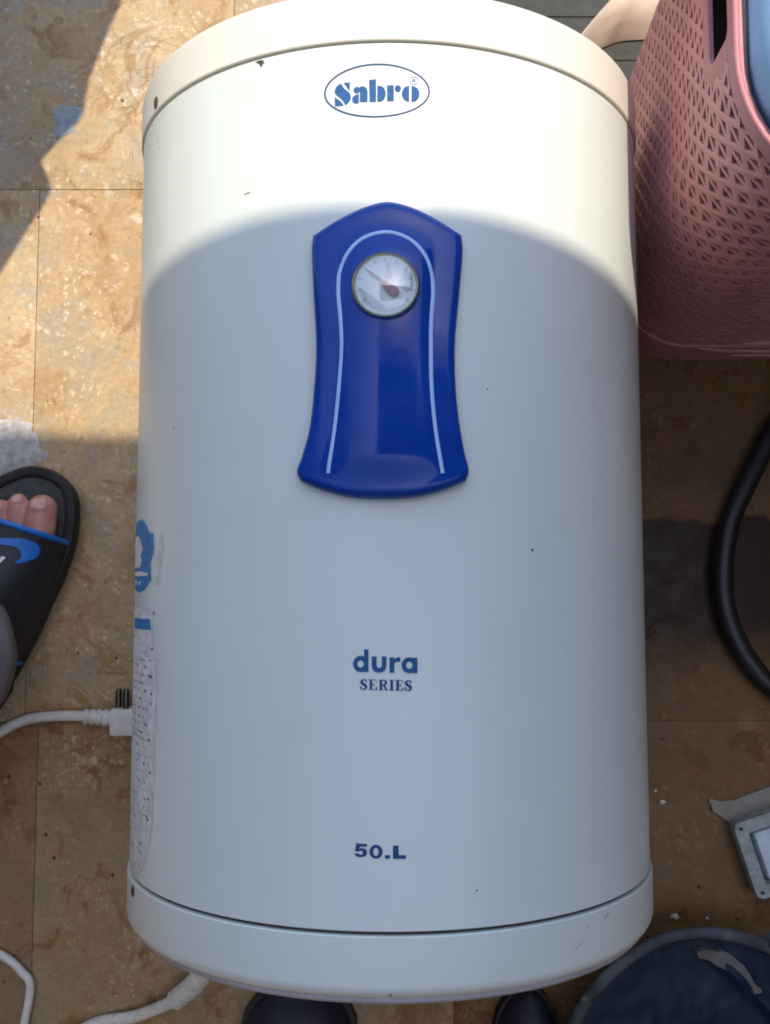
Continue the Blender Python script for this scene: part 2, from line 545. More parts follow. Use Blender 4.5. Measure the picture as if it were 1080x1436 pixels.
# a ragged tarpaulin at knee height, added out of view to cast the top left shadow
ZT = 0.62
sh = [(-0.2853, 0.5865), (-0.2982, 0.5548), (-0.306, 0.531), (-0.3152, 0.5076), (-0.3195, 0.4724), (-0.327, 0.4590),
      (-0.3406, 0.4452), (-0.3638, 0.4180), (-0.351, 0.3895), (-0.358, 0.372), (-0.3694, 0.3542), (-0.4032, 0.2955)]
pts = [(-0.255, 0.70), (-0.27, 0.63)] + sh + [(-0.46, 0.22), (-0.72, 0.20), (-0.76, 0.62), (-0.55, 0.86)]
sx, sy = SUN.x / SUN.z, SUN.y / SUN.z
bm = bmesh.new()
slab_poly(bm, [(x + sx * ZT, y + sy * ZT) for x, y in pts], ZT, ZT + 0.004, 0.0)
tp = empty('shadow_sheet', (-0.5, 0.75, 0))
tag(tp, 'ragged grey sheet on poles, added out of view to cast the top left shadow', 'shadow_sheet')
obj('added_sheet', bm, M['shadow_grey'], tp)
for px_, py_ in ((-0.62, 0.38), (-0.66, 0.74), (-0.47, 0.97)):
    bm = bmesh.new()
    lathe(bm, [(0, 0), (0, 0.008), (0.64, 0.008), (0.64, 0)], 10,
          lambda t, r, a, X=px_, Y=py_: Vector((X + r * math.cos(a), Y + r * math.sin(a), t)))
    obj('added_pole', bm, M['screw'], tp, 40)

# ================================================================== WATER HEATER
R = 0.2
ZC = 0.2
Y_TOP, Y_BOT = 0.3171, -0.2373
heater = empty('water_heater', (0, 0.04, 0))
tag(heater, 'large white cylindrical electric water heater lying on the floor', 'water heater')

def ycyl(t, r, a):
    return Vector((r * math.sin(a), t, ZC + r * math.cos(a)))

def on(deg, y, r):
    a = math.radians(deg)
    return Vector((r * math.sin(a), y, ZC + r * math.cos(a)))

G = 0.0011
bm = bmesh.new()
prof = [(Y_BOT + G, R - 0.004), (Y_BOT + G, R - 0.0006), (Y_BOT + G + 0.0006, R), (-0.1, R), (0.05, R), (0.2, R),
        (Y_TOP - G * 0.7 - 0.0006, R), (Y_TOP - G * 0.7, R - 0.0006), (Y_TOP - G * 0.7, R - 0.004)]
lathe(bm, prof, 192, ycyl)
shell = obj('shell', bm, M['white'], heater, 40)
bm = bmesh.new()
lathe(bm, [(Y_BOT - 0.02, 0), (Y_BOT - 0.02, R - 0.0035), (Y_TOP + 0.02, R - 0.0035), (Y_TOP + 0.02, 0)], 96, ycyl)
obj('inner_liner', bm, M['liner'], heater, 40)

def end_cap(y0, s, g, label, mat):
    rc = R + 0.0016
    prof = [(0.0, R - 0.003), (0.0, rc - 0.0007), (0.0007, rc)]
    L, rr = 0.0375, 0.009
    prof.append((L - rr, rc))
    for k in range(1, 9):
        a = k / 8 * PI / 2
        prof.append((L - rr + rr * math.sin(a), rc - rr + rr * math.cos(a)))
    prof += [(L + 0.0002, rc - 0.02), (L + 0.0002, 0)]
    bm = bmesh.new()
    lathe(bm, [(y0 + s * (g + t), r) for t, r in prof], 192, ycyl)
    o = obj('end_cap', bm, mat, heater, 40)
    tag(o, label)
    return o
cap_top = end_cap(Y_TOP, 1, G * 0.5, 'ivory upper end cap', M['cream'])
cap_bot = end_cap(Y_BOT, -1, G, 'whitish lower end cap', M['capwhite'])
bm = bmesh.new()
pb = [(0.030, 0.15), (0.030, 0.1955), (0.0405, 0.1955), (0.0425, 0.1935), (0.0425, 0.1)]
lathe(bm, [(Y_BOT - t, r) for t, r in pb], 192, ycyl)
obj('base_flange', bm, simple('grey flange plastic', (0.34, 0.33, 0.36), 0.5, 0.1, 30), heater, 40)

def screw_at(deg, y, parent, rad=0.0032):
    rc = R + 0.0016
    c = on(deg, y, rc)
    nrm = (c - Vector((0, y, ZC))).normalized()
    q = Vector((0, 0, 1)).rotation_difference(nrm)
    bm = bmesh.new()
    lathe(bm, [(-0.002, rad), (0.0006, rad), (0.0012, rad * 0.7), (0.0008, rad * 0.35), (0.0004, 0)], 14,
          lambda t, r, a: c + q @ Vector((r * math.cos(a), r * math.sin(a) * 1.25, t)))
    obj('screw', bm, M['screw'], parent, 40)
screw_at(-57.97, 0.3240, cap_top, 0.0036)
screw_at(-63.81, -0.2440, cap_bot)

# ---- flat prints wrapped on the shell
def wrap(name, polys, mat, parent, off=0.00025, step=2.5, base_r=R, stackoff=0.00005, label=None):
    """polys: list of (outer, [holes]) in (degrees, y)"""
    bm = bmesh.new()
    for i, pg in enumerate(polys):
        outer, holes = pg if isinstance(pg, tuple) else (pg, [])
        loops = [[Vector((a, y * 1000, 0)) for a, y in lp] for lp in [outer] + list(holes)]
        flat = [v for lp in loops for v in lp]
        b2 = bmesh.new()
        vv = [b2.verts.new(v) for v in flat]
        for tri in tessellate_polygon(loops):
            try:
                b2.faces.new([vv[k] for k in tri])
            except ValueError:
                pass
        amin = min(v.x for v in flat); amax = max(v.x for v in flat)
        k = math.floor(amin / step) * step + step
        while k < amax:
            bmesh.ops.bisect_plane(b2, geom=b2.verts[:] + b2.edges[:] + b2.faces[:], plane_co=(k, 0, 0), plane_no=(1, 0, 0))
            k += step
        for v in b2.verts:
            v.co = on(v.co.x, v.co.y / 1000, base_r + off + stackoff * i)
        me = bpy.data.meshes.new('tmp')
        b2.to_mesh(me); b2.free()
        bm.from_mesh(me)
        bpy.data.meshes.remove(me)
    for f in bm.faces:
        f.normal_update()
        c = f.calc_center_median()
        if f.normal.dot(c - Vector((0, c.y, ZC))) < 0:
            f.normal_flip()
    o = obj(name, bm, mat, parent, 'keep')
    if label:
        tag(o, label)
    return o

def ell(cx, cy, rx, ry, n=28, a0=0.0, a1=2 * PI):
    full = abs(a1 - a0 - 2 * PI) < 1e-6
    m = n if full else n + 1
    return [(cx + rx * math.cos(a0 + (a1 - a0) * k / n), cy + ry * math.sin(a0 + (a1 - a0) * k / n)) for k in range(m)]

def stroke(pts, wfun, n=6):
    """outline of a polyline with varying half width"""
    c = [Vector((x, y, 0)) for x, y in pts]
    c = catmull(c, n)
    L, Rr = [], []
    N = len(c)
    for i, p in enumerate(c):
        t = (c[min(i + 1, N - 1)] - c[max(i - 1, 0)]).normalized()
        nrm = Vector((-t.y, t.x, 0))
        w = wfun(i / (N - 1))
        L.append((p.x + nrm.x * w, p.y + nrm.y * w)); Rr.append((p.x - nrm.x * w, p.y - nrm.y * w))
    return L + Rr[::-1]

def place(polys, f):
    out = []
    for pg in polys:
        o, h = pg if isinstance(pg, tuple) else (pg, [])
        out.append(([f(*p) for p in o], [[f(*p) for p in lp] for lp in h]))
    return out

# brand oval at the top
def fl(x, y):
    px, py = x / 5.4, y / 5.4
    return (-2.28 + (430 + px - 530) * 0.1315, 0.2845 - (70 + py - 127) * 0.000474)
S = [
    [(268, 243), (242, 252), (224, 270), (215, 295), (221, 318), (243, 340), (262, 356), (280, 377), (299, 410), (320, 397),
     (337, 374), (342, 348), (335, 325), (318, 305), (296, 288), (279, 268)],
    [(284, 240), (333, 238), (333, 308), (319, 289), (303, 266)],
    [(217, 340), (229, 351), (250, 366), (270, 387), (288, 412), (218, 414)],
    ell(386, 301, 26, 25, 18),
    [(402, 334), (402, 400), (376, 403), (356, 392), (349, 369), (357, 349), (377, 337)],
    [(409, 277), (428, 274), (449, 280), (463, 298), (467, 320), (467, 393), (409, 393)],
    [(478, 229), (531, 225), (531, 395), (482, 395)],
    [(540, 276), (566, 275), (590, 290), (603, 320), (603, 350), (592, 378), (570, 393), (540, 395)],
    [(613, 274), (663, 271), (665, 391), (613, 391)],
    [(672, 283), (684, 273), (702, 273), (716, 284), (719, 301), (709, 317), (692, 322), (677, 315), (671, 300)],
    [(779, 274), (779, 395), (755, 389), (735, 371), (724, 346), (725, 319), (737, 293), (757, 279)],
    [(796, 274), (820, 279), (843, 294), (855, 318), (856, 346), (846, 371), (823, 389), (796, 395)],
]
logo = wrap('logo', place([(ell(535, 309, 402, 205, 72), [ell(535, 309, 388, 191, 72)])], fl), M['ring'], heater, 0.0003,
            label='blue oval outline of the brand mark')
wrap('lettering', place(S, fl), M['print'], logo, 0.0003, label='blue stencil letters reading Sabro')
reg = [(ell(815, 233, 34, 31, 24), [ell(815, 233, 29, 26, 24)]),
       [(803, 219), (809, 219), (809, 248), (803, 248)],
       ([(810, 219), (820, 219), (827, 224), (827, 231), (820, 236), (810, 236)], [[(810.5, 223), (818, 223), (821, 226), (821, 230), (818, 232), (810.5, 232)]]),
       [(813, 236), (819, 236), (829, 248), (822, 248)]]
wrap('registered_mark', place(reg, fl), M['printdark'], logo, 0.0003)

# series name
def fd(x, y):
    px, py = 470 + x / 7.2, 890 + y / 7.2
    return (-0.97 + (px - 540) * 0.1242, -0.0871 - (py - 952) * 0.000433)
dura = [
    (ell(258, 299, 79, 83, 32), [ell(256, 299, 31, 36, 24)]),
    [(291, 150), (337, 150), (337, 379), (291, 379)],
    [(369, 222), (419, 222), (419, 300), (422, 322), (432, 334), (445, 337), (458, 334), (467, 322), (470, 300), (470, 222), (519, 222),
     (519, 305), (514, 342), (500, 366), (476, 381), (445, 386), (414, 381), (389, 366), (374, 342), (369, 305)],
    [(548, 231), (597, 231), (597, 385), (548, 385)],
    [(590, 262), (605, 243), (627, 231), (648, 230), (662, 235), (652, 281), (636, 275), (618, 276), (605, 284), (597, 300), (590, 300)],
    (ell(749, 311, 80, 80, 32), [ell(748, 311, 32, 35, 24)]),
    [(784, 236), (830, 236), (830, 390), (784, 390)],
]
sp = wrap('series_print', place(dura, fd), M['print'], heater, 0.00025, label='blue print reading dura SERIES')
def sl(x, y):
    return (x, y + (x - 250) * 0.022)
def serif_E(x, w):
    t, b = 450, 556
    return [[(x, t), (x + w - 8, t), (x + w - 8, t + 7), (x, t + 7)],
            [(x + 13, t + 5), (x + 40, t + 5), (x + 40, b - 5), (x + 13, b - 5)],
            [(x, b - 7), (x + w - 4, b - 7), (x + w - 4, b), (x, b)],
            [(x + w - 18, t + 3), (x + w - 8, t + 3), (x + w - 8, t + 30), (x + w - 12, t + 30)],
            [(x + w - 14, b - 32), (x + w - 2, b - 32), (x + w - 4, b - 2), (x + w - 20, b - 2)],
            [(x + 38, t + 48), (x + 58, t + 48), (x + 58, t + 56), (x + 38, t + 56)],
            [(x + 54, t + 36), (x + 61, t + 36), (x + 61, t + 70), (x + 54, t + 70)]]
def serif_S(x, w):
    t, b = 450, 556
    c = [(x + w - 12, t + 30), (x + w * 0.70, t + 9), (x + w * 0.38, t + 9), (x + w * 0.18, t + 27), (x + w * 0.36, t + 45),
         (x + w * 0.68, t + 61), (x + w * 0.84, t + 79), (x + w * 0.66, b - 8), (x + w * 0.32, b - 9), (x + 7, b - 34)]
    return [stroke(c, lambda u: 4.5 + 10 * math.sin(PI * u) ** 2, 5),
            [(x + w - 14, t), (x + w - 7, t), (x + w - 7, t + 36), (x + w - 14, t + 34)],
            [(x + 1, b - 38), (x + 8, b - 38), (x + 10, b + 1), (x + 2, b + 1)]]
R_ = [[(437, 450), (478, 450), (478, 457), (437, 457)], [(448, 455), (474, 455), (474, 551), (448, 551)],
      [(437, 549), (487, 549), (487, 556), (437, 556)],
      ([(470, 450), (502, 450), (520, 459), (526, 477), (519, 496), (500, 505), (470, 505)],
       [[(476, 458), (492, 458), (499, 465), (500, 478), (497, 492), (488, 497), (476, 497)]]),
      [(478, 503), (502, 501), (524, 548), (538, 549), (538, 556), (507, 556)]]
I_ = [[(545, 450), (596, 450), (596, 457), (545, 457)], [(557, 455), (584, 455), (584, 551), (557, 551)], [(545, 549), (596, 549), (596, 556), (545, 556)]]
ser = serif_S(250, 76) + serif_E(335, 90) + R_ + I_ + serif_E(604, 88) + serif_S(698, 78)
ser = [([sl(*p) for p in (g[0] if isinstance(g, tuple) else g)], [[sl(*p) for p in h] for h in (g[1] if isinstance(g, tuple) else [])]) for g in ser]
wrap('series_word', place(ser, fd), M['printdark'], sp, 0.00025, stackoff=0.00001)

# capacity
def fc(x, y):
    px, py = 470 + x / 8.31, 1160 + y / 8.31
    return (-6.25 + (px - 497) * 0.1225, -0.1854 - (py - 1184) * 0.000421)
cap_print = [
    [(243, 186), (372, 192), (369, 226), (287, 223), (283, 243), (318, 239), (352, 250), (372, 275), (370, 310), (345, 337), (300, 347),
     (252, 340), (226, 322), (222, 305), (270, 301), (282, 315), (303, 317), (321, 305), (322, 284), (306, 271), (280, 274), (270, 282), (229, 277)],
    (ell(475, 280, 78, 80, 36), [ell(474, 281, 31, 47, 28)]),
    [(579, 318), (638, 318), (638, 360), (579, 360)],
    [(672, 208), (738, 208), (738, 319), (824, 321), (822, 362), (672, 362)],
]
wrap('capacity_print', place(cap_print, fc), M['printdark'], heater, 0.00025, label='dark blue print reading 50.L')

# ---- torn stickers at the left flank
BLUE = [(-72.9, 0.0175), (-65.7, 0.0189), (-62.4, 0.0173), (-59.7, 0.0121), (-58.3, 0.0079), (-56.0, 0.0071), (-55.6, -0.0027), (-56.0, -0.0082),
        (-57.4, -0.0137), (-57.2, -0.0207), (-56.6, -0.0256), (-58.9, -0.0297), (-60.9, -0.0324), (-65.2, -0.0345), (-71.1, -0.0326), (-77.5, -0.0276),
        (-79.9, -0.0163), (-80.9, -0.0049), (-80.0, 0.0066), (-77.0, 0.0142)]
cx_, cy_ = -67.0, -0.008
edge = [(cx_ + (a - cx_) * 1.07, cy_ + (y - cy_) * 1.06) for a, y in BLUE]
st = wrap('sticker', [edge], M['paper'], heater, 0.00015, label='torn blue and white sticker')
wrap('blue_print', [BLUE], M['sticker'], st, 0.0003)
wrap('worn_patch', [[(-72.9, 0.0075), (-67.1, 0.0071), (-64.7, 0.0023), (-62.7, -0.0031), (-65.0, -0.0071), (-63.4, -0.0116), (-65.7, -0.0164),
                     (-75.0, -0.0156), (-73.4, -0.006), (-75.9, 0.0005)],
                    [(-77.0, -0.0189), (-64.6, -0.0187), (-58.4, -0.0209), (-59.0, -0.0226), (-66.7, -0.0225), (-75.9, -0.0215)],
                    [(-72, -0.025), (-69, -0.0245), (-68, -0.028), (-71, -0.029)], [(-66, -0.026), (-64, -0.0262), (-65, -0.029), (-66.4, -0.0285)]],
     M['paper'], st, 0.00042)
wrap('paper_remnant', [[(-52.1, 0.0085), (-51.1, 0.0008), (-51.2, -0.0088), (-52.2, -0.0169), (-52.7, -0.0299), (-54.9, -0.0301), (-54.8, -0.0208),
                        (-55.7, -0.0138), (-55.0, -0.0083), (-53.8, -0.003), (-53.4, 0.0025)]], simple('bare sticker paper', (0.56, 0.54, 0.48), 0.8, 0.15, 120), st, 0.00015)
strip = [(-78.0, -0.0462), (-70.2, -0.0455), (-63, -0.0462), (-56.8, -0.0457), (-56.0, -0.0525), (-55.0, -0.0687), (-53.2, -0.0805), (-53.3, -0.0975),
         (-53.3, -0.1169), (-53.7, -0.1458), (-53.5, -0.1649), (-54.2, -0.1800), (-53.9, -0.1889), (-54.9, -0.2027), (-57.6, -0.221), (-62, -0.2305),
         (-68, -0.2318), (-80, -0.2318)]
lab = wrap('paper_label', [strip], M['paper'], heater, 0.00025, label='long dirty paper label with blue heading and printed lines')
wrap('heading_band', [[(-72.5, -0.0530), (-56.9, -0.0530), (-56.4, -0.0605), (-71.5, -0.0607)]], M['sticker'], lab, 0.0004)
random.seed(3)
marks = []
y = -0.066
while y > -0.215:
    a = -72.0
    lim = -57.0 if y > -0.19 else -60
    while a < lim:
        if random.random() < 0.68:
            w = random.uniform(0.5, 1.6)
            h = random.uniform(0.0006, 0.0022)
            sk = random.uniform(-0.9, 0.9)
            marks.append([(a, y), (a + w, y + random.uniform(-0.0006, 0.0006)), (a + w + sk, y - h), (a + sk + 0.3, y - h * 0.8)])
        a += random.uniform(1.3, 2.8)
    y -= random.uniform(0.0042, 0.0068)
tag(wrap('printed_lines', marks, M['ink'], lab, 0.00042, stackoff=0.0), kind='stuff')
for yy in (-0.0735, -0.0925, -0.1045, -0.111, -0.136, -0.158, -0.176, -0.19):
    wrap('list_dot', [ell(-55.9 + random.uniform(-0.4, 0.4), yy, 0.42, 0.0010, 8)], M['inkdark'], lab, 0.00045)

# chips and scratches in the paint
for pg in ([(-26.4, 0.3148), (-25.5, 0.3152), (-24.6, 0.3148), (-24.2, 0.3110), (-24.6, 0.3125), (-25.0, 0.3098), (-25.5, 0.3128)],
           ell(-55.2, -0.0486, 0.4, 0.0011, 8), ell(-57.4, 0.2945, 0.22, 0.0007, 7), ell(-57.0, 0.289, 0.2, 0.0005, 7),
           [(-28.6, 0.2262), (-27.3, 0.2270), (-27.1, 0.2266), (-28.4, 0.2256)],
           ell(26.8, -0.0080, 0.3, 0.0009, 7), ell(15.0, -0.214, 0.2, 0.0006, 7), ell(17.9, 0.093, 0.16, 0.0006, 7)):
    wrap('paint_chip', [pg], M['screw'], shell, 0.0002)
scuffmat = simple('grey scuff', (0.38, 0.37, 0.33), 0.8)
for pg in ([(36.5, -0.2545), (37.2, -0.2535), (35.2, -0.2585), (34.6, -0.2588)], ell(38.4, -0.2462, 0.25, 0.001, 7),
           [(43.0, -0.2448), (44.6, -0.2420), (44.8, -0.2428), (43.2, -0.2458)]):
    wrap('scuff', [pg], scuffmat, cap_bot, 0.0018)

# ---- blue cover panel
LEFT = [(0.020, -13.9), (0.0326, -15.25), (0.0395, -16.10), (0.0484, -15.29), (0.0658, -13.95), (0.0923, -13.13), (0.119, -12.81), (0.1553, -13.37), (0.1813, -13.66), (0.1888, -13.45), (0.207, -12.9)]
RIGHT = [(0.020, 11.5), (0.0327, 12.75), (0.0400, 13.40), (0.0502, 12.74), (0.070, 11.8), (0.092, 11.22), (0.1188, 11.14), (0.1504, 11.94), (0.1787, 12.62), (0.1854, 12.5), (0.207, 12.0)]
LEFT = [(y, -0.9 + (a + 0.9) * 1.03) for y, a in LEFT]
RIGHT = [(y, -0.9 + (a + 0.9) * 1.03) for y, a in RIGHT]
def p_top(s): return 0.2096 - 0.0205 * abs(s) ** 1.6
def p_bot(s): return 0.0220 + 0.0115 * abs(s) ** 2.6
def panel_pt(s, t):
    """s -1..1 across, t 0 bottom..1 top -> (deg, y, height over shell)"""
    y = p_bot(s) + (p_top(s) - p_bot(s)) * t
    a = interp(LEFT, y) + (interp(RIGHT, y) - interp(LEFT, y)) * (s + 1) / 2
    half = math.radians((interp(RIGHT, y) - interp(LEFT, y)) / 2) * R
    d = min((1 - abs(s)) * half, (p_top(s) - y) * 0.93, (y - p_bot(s)) * 0.97)
    e = 0.0065
    q = max(0.0, min(1.0, d / e))
    h = 0.0075 * math.sqrt(max(0.0, 1 - (1 - q) ** 2.2)) + 0.0025
    # raised centre inside the stripe
    w = 0.62 - 0.1 * (t - 0.4)
    u = max(0.0, 1 - (abs(s) / w) ** 2)
    m = max(0.0, min(1, (t - 0.03) / 0.12)) * max(0.0, min(1, (0.93 - t) / 0.14))
    h += 0.0042 * (u ** 0.7) * (m * m * (3 - 2 * m))
    return a, y, h
def cl(n, k):
    x = [-math.cos(PI * i / n) for i in range(n + 1)]
    return [(1 - k) * (2 * i / n - 1) + k * x[i] for i in range(n + 1)]
ss = cl(56, 0.86)
ts = [(v + 1) / 2 for v in cl(84, 0.86)]
bm = bmesh.new()
grid = []
for t in ts:
    row = []
    for s in ss:
        a, y, h = panel_pt(s, t)
        row.append(bm.verts.new(on(a, y, R + h)))
    grid.append(row)
for j in range(len(ts) - 1):
    for i in range(len(ss) - 1):
        bm.faces.new((grid[j][i], grid[j][i + 1], grid[j + 1][i + 1], grid[j + 1][i]))
border = [(s, 0.0) for s in ss] + [(1.0, t) for t in ts[1:]] + [(s, 1.0) for s in ss[::-1][1:]] + [(-1.0, t) for t in ts[::-1][1:-1]]
top = [grid[0][i] for i in range(len(ss))] + [grid[j][-1] for j in range(1, len(ts))] + \
      [grid[-1][i] for i in range(len(ss) - 2, -1, -1)] + [grid[j][0] for j in range(len(ts) - 2, 0, -1)]
low = []
for s, t in border:
    a, y, h = panel_pt(s, t)
    low.append(bm.verts.new(on(a, y, R + 0.0002)))
for i in range(len(top)):
    j = (i + 1) % len(top)
    bm.faces.new((top[i], low[i], low[j], top[j]))
cover = obj('cover_panel', bm, M['blueabs'], heater, 60)
tag(cover, 'glossy royal blue cover panel with a flared foot')

def panel_inv(a, y):
    lo, hi = -1.0, 1.0
    l, r = interp(LEFT, y), interp(RIGHT, y)
    s = max(-0.999, min(0.999, 2 * (a - l) / (r - l) - 1))
    t = (y - p_bot(s)) / (p_top(s) - p_bot(s))
    return s, max(0, min(1, t))
spts = [(-10.46, 0.0377), (-9.75, 0.055), (-9.15, 0.072), (-8.55, 0.0952), (-8.22, 0.1172), (-8.45, 0.1351), (-8.80, 0.150), (-8.55, 0.1635), (-7.1, 0.1751),
        (-4.5, 0.1840), (-0.79, 0.1875), (2.7, 0.1842), (5.3, 0.1760), (6.85, 0.1645), (7.25, 0.1510), (6.95, 0.1348), (6.84, 0.1171), (6.93, 0.0906), (7.55, 0.0644), (8.73, 0.0375)]
cen = catmull([Vector((a * PI / 180 * R * 1000, y * 1000, 0)) for a, y in spts], 8)
bm = bmesh.new()
prev = None
for i, c in enumerate(cen):
    t = (cen[min(i + 1, len(cen) - 1)] - cen[max(i - 1, 0)]).normalized()
    nn = Vector((-t.y, t.x, 0))
    cur = []
    for w in (-1.15, -0.6, 0.6, 1.15):
        q = c + nn * w
        a, y = math.degrees(q.x / 1000 / R), q.y / 1000
        s, tt = panel_inv(a, y)
        h = panel_pt(s, tt)[2]
        cur.append(bm.verts.new(on(a, y, R + h + (0.00045 if abs(w) < 1 else 0.00005))))
    if prev:
        for k in range(3):
            bm.faces.new((prev[k], prev[k + 1], cur[k + 1], cur[k]))
    prev = cur
obj('pinstripe', bm, M['stripe'], cover, 60)

# ---- thermometer on the panel
GA, GY = -0.75, 0.1524
gr = R + panel_pt(*panel_inv(GA, GY))[2]
gc = on(GA, GY, gr - 0.001)
gq = Vector((0, 0, 1)).rotation_difference((gc - Vector((0, GY, ZC))).normalized())
def gf(t, r, a):
    return gc + gq @ Vector((r * math.cos(a), r * math.sin(a), t))
bm = bmesh.new()
lathe(bm, [(-0.004, 0.0214), (0.0012, 0.0212), (0.0036, 0.0206), (0.0046, 0.0197), (0.0040, 0.0188), (0.0023, 0.0185), (0.0010, 0.0185)], 64, gf)
therm = obj('thermometer', bm, M['chrome'], heater, 50)
tag(therm, 'round dial thermometer with dull metal bezel')
bm = bmesh.new()
lathe(bm, [(-0.004, 0), (-0.004, 0.0189), (0.0022, 0.0189), (0.0022, 0.0)], 48, gf)
obj('dial', bm, M['dial'], therm, 40)
def gpoly(name, polys, z, mat):
    bm = bmesh.new()
    for k, pg in enumerate(polys):
        vv = [bm.verts.new(gc + gq @ Vector((x / 1000, y / 1000, z + 0.00004 * k))) for x, y in pg]
        bm.faces.new(vv)
    return obj(name, bm, mat, therm)
# zoom picture -> mm on the dial
def zg(x, y): return ((x - 510) / 342 * 20.5, (480 - y) / 342 * 20.5)
gpoly('scale_field', [[zg(*p) for p in q] for q in (
    [(640, 440), (720, 290), (790, 380), (785, 510), (720, 560)],
    [(520, 250), (556, 250), (580, 400), (530, 430), (498, 390)],
    [(250, 520), (300, 640), (400, 715), (510, 725), (430, 640), (340, 570)])], 0.0024, M['dialgrey'])
for k in range(11):
    a = math.radians(215 - 25 * k)
    c_, s_ = math.cos(a), math.sin(a)
    gpoly('tick', [[(14.6 * c_ - 0.28 * s_, 14.6 * s_ + 0.28 * c_), (17.2 * c_ - 0.28 * s_, 17.2 * s_ + 0.28 * c_), (17.2 * c_ + 0.28 * s_, 17.2 * s_ - 0.28 * c_), (14.6 * c_ + 0.28 * s_, 14.6 * s_ - 0.28 * c_)]], 0.0026, M['tick'])
gpoly('needle', [[zg(*p) for p in [(318, 332), (336, 326), (470, 425), (560, 470), (640, 520), (655, 560), (625, 605), (560, 590), (500, 530), (455, 448)]]], 0.0036, M['needle'])
bm = bmesh.new()
lp = [(0.0036 + 0.0045 * math.cos(k / 10 * PI / 2), 0.0187 * math.sin(k / 10 * PI / 2)) for k in range(11)]
lathe(bm, lp, 48, gf)
obj('lens', bm, M['glass'], therm, 60)

# ================================================================== POWER CORD
cord = empty('power_cord', (-0.30, -0.30, 0))
tag(cord, 'white power cord looping from under the heater to its plug', 'power cord')
path = [(-0.165, -0.262, 0.085), (-0.164, -0.330, 0.080), (-0.166, -0.372, 0.062), (-0.1820, -0.3990, 0.042), (-0.2029, -0.4192, 0.028), (-0.2446, -0.441, 0.011), (-0.2869, -0.4506, 0.0062),
        (-0.33, -0.478, 0.006), (-0.352, -0.49, 0.006), (-0.3550, -0.4506 - 0.012, 0.006), (-0.3487, -0.4166, 0.0062), (-0.3575, -0.4011, 0.0062), (-0.3789, -0.385, 0.006),
        (-0.43, -0.365, 0.006), (-0.50, -0.32, 0.006), (-0.51, -0.26, 0.006), (-0.45, -0.215, 0.006), (-0.3900, -0.1740, 0.006),
        (-0.3579, -0.1587, 0.007), (-0.3225, -0.1552, 0.009), (-0.295, -0.1558, 0.012), (-0.275, -0.1570, 0.014)]
cp = catmull(path, 10)
bm = bmesh.new()
def crad(i, n):
    u = i / n
    return 0.0058 if u < 0.36 else (0.0040 if u < 0.75 else 0.0050)
tube(bm, cp, lambda i, n: 0.0058 - 0.0016 * min(1, max(0, (i / n - 0.30) / 0.1)) + 0.0010 * min(1, max(0, (i / n - 0.66) / 0.15)), 12)
obj('cable', bm, M['cord'], cord, 60)
# ribbed strain relief at the heater end
a_, b_ = Vector((-0.1660, -0.372, 0.062)), Vector((-0.2029, -0.4192, 0.028))
ctrl = catmull([(-0.164, -0.350, 0.074), (-0.166, -0.372, 0.062), (-0.1820, -0.3990, 0.042), (-0.2029, -0.4192, 0.028)], 24)
bm = bmesh.new()
NR = len(ctrl)
tube(bm, ctrl, lambda i, n: 0.0082 + (0.0022 if (i // 4) % 2 == 0 else -0.0028) - 0.0008 * i / n, 14)
obj('strain_relief', bm, M['cord'], cord, 25)
bm = bmesh.new()
pp = catmull([(-0.300, -0.1556, 0.0115), (-0.285, -0.1562, 0.013), (-0.268, -0.1575, 0.0145)], 14)
tube(bm, pp, lambda i, n: 0.0060 + (0.0014 if (i // 3) % 2 == 0 else 0) + 0.002 * i / n, 12)
obj('plug_sleeve', bm, M['cord'], cord, 50)
bm = bmesh.new()
box(bm, -0.272, -0.232, -0.173, -0.146, 0.001, 0.029, 0.0045)
plug = obj('plug', bm, M['cord'], cord, 40)
for x_, z_ in ((-0.2655, 0.018), (-0.2565, 0.024), (-0.2490, 0.010)):
    bm = bmesh.new()
    lathe(bm, [(-0.148, 0.0031), (-0.130, 0.0031), (-0.1275, 0.0020), (-0.1275, 0)], 12,
          lambda t, r, a, X=x_, Z=z_: Vector((X + r * math.cos(a), t, Z + r * math.sin(a))))
    obj('pin', bm, M['brass'], plug, 40)

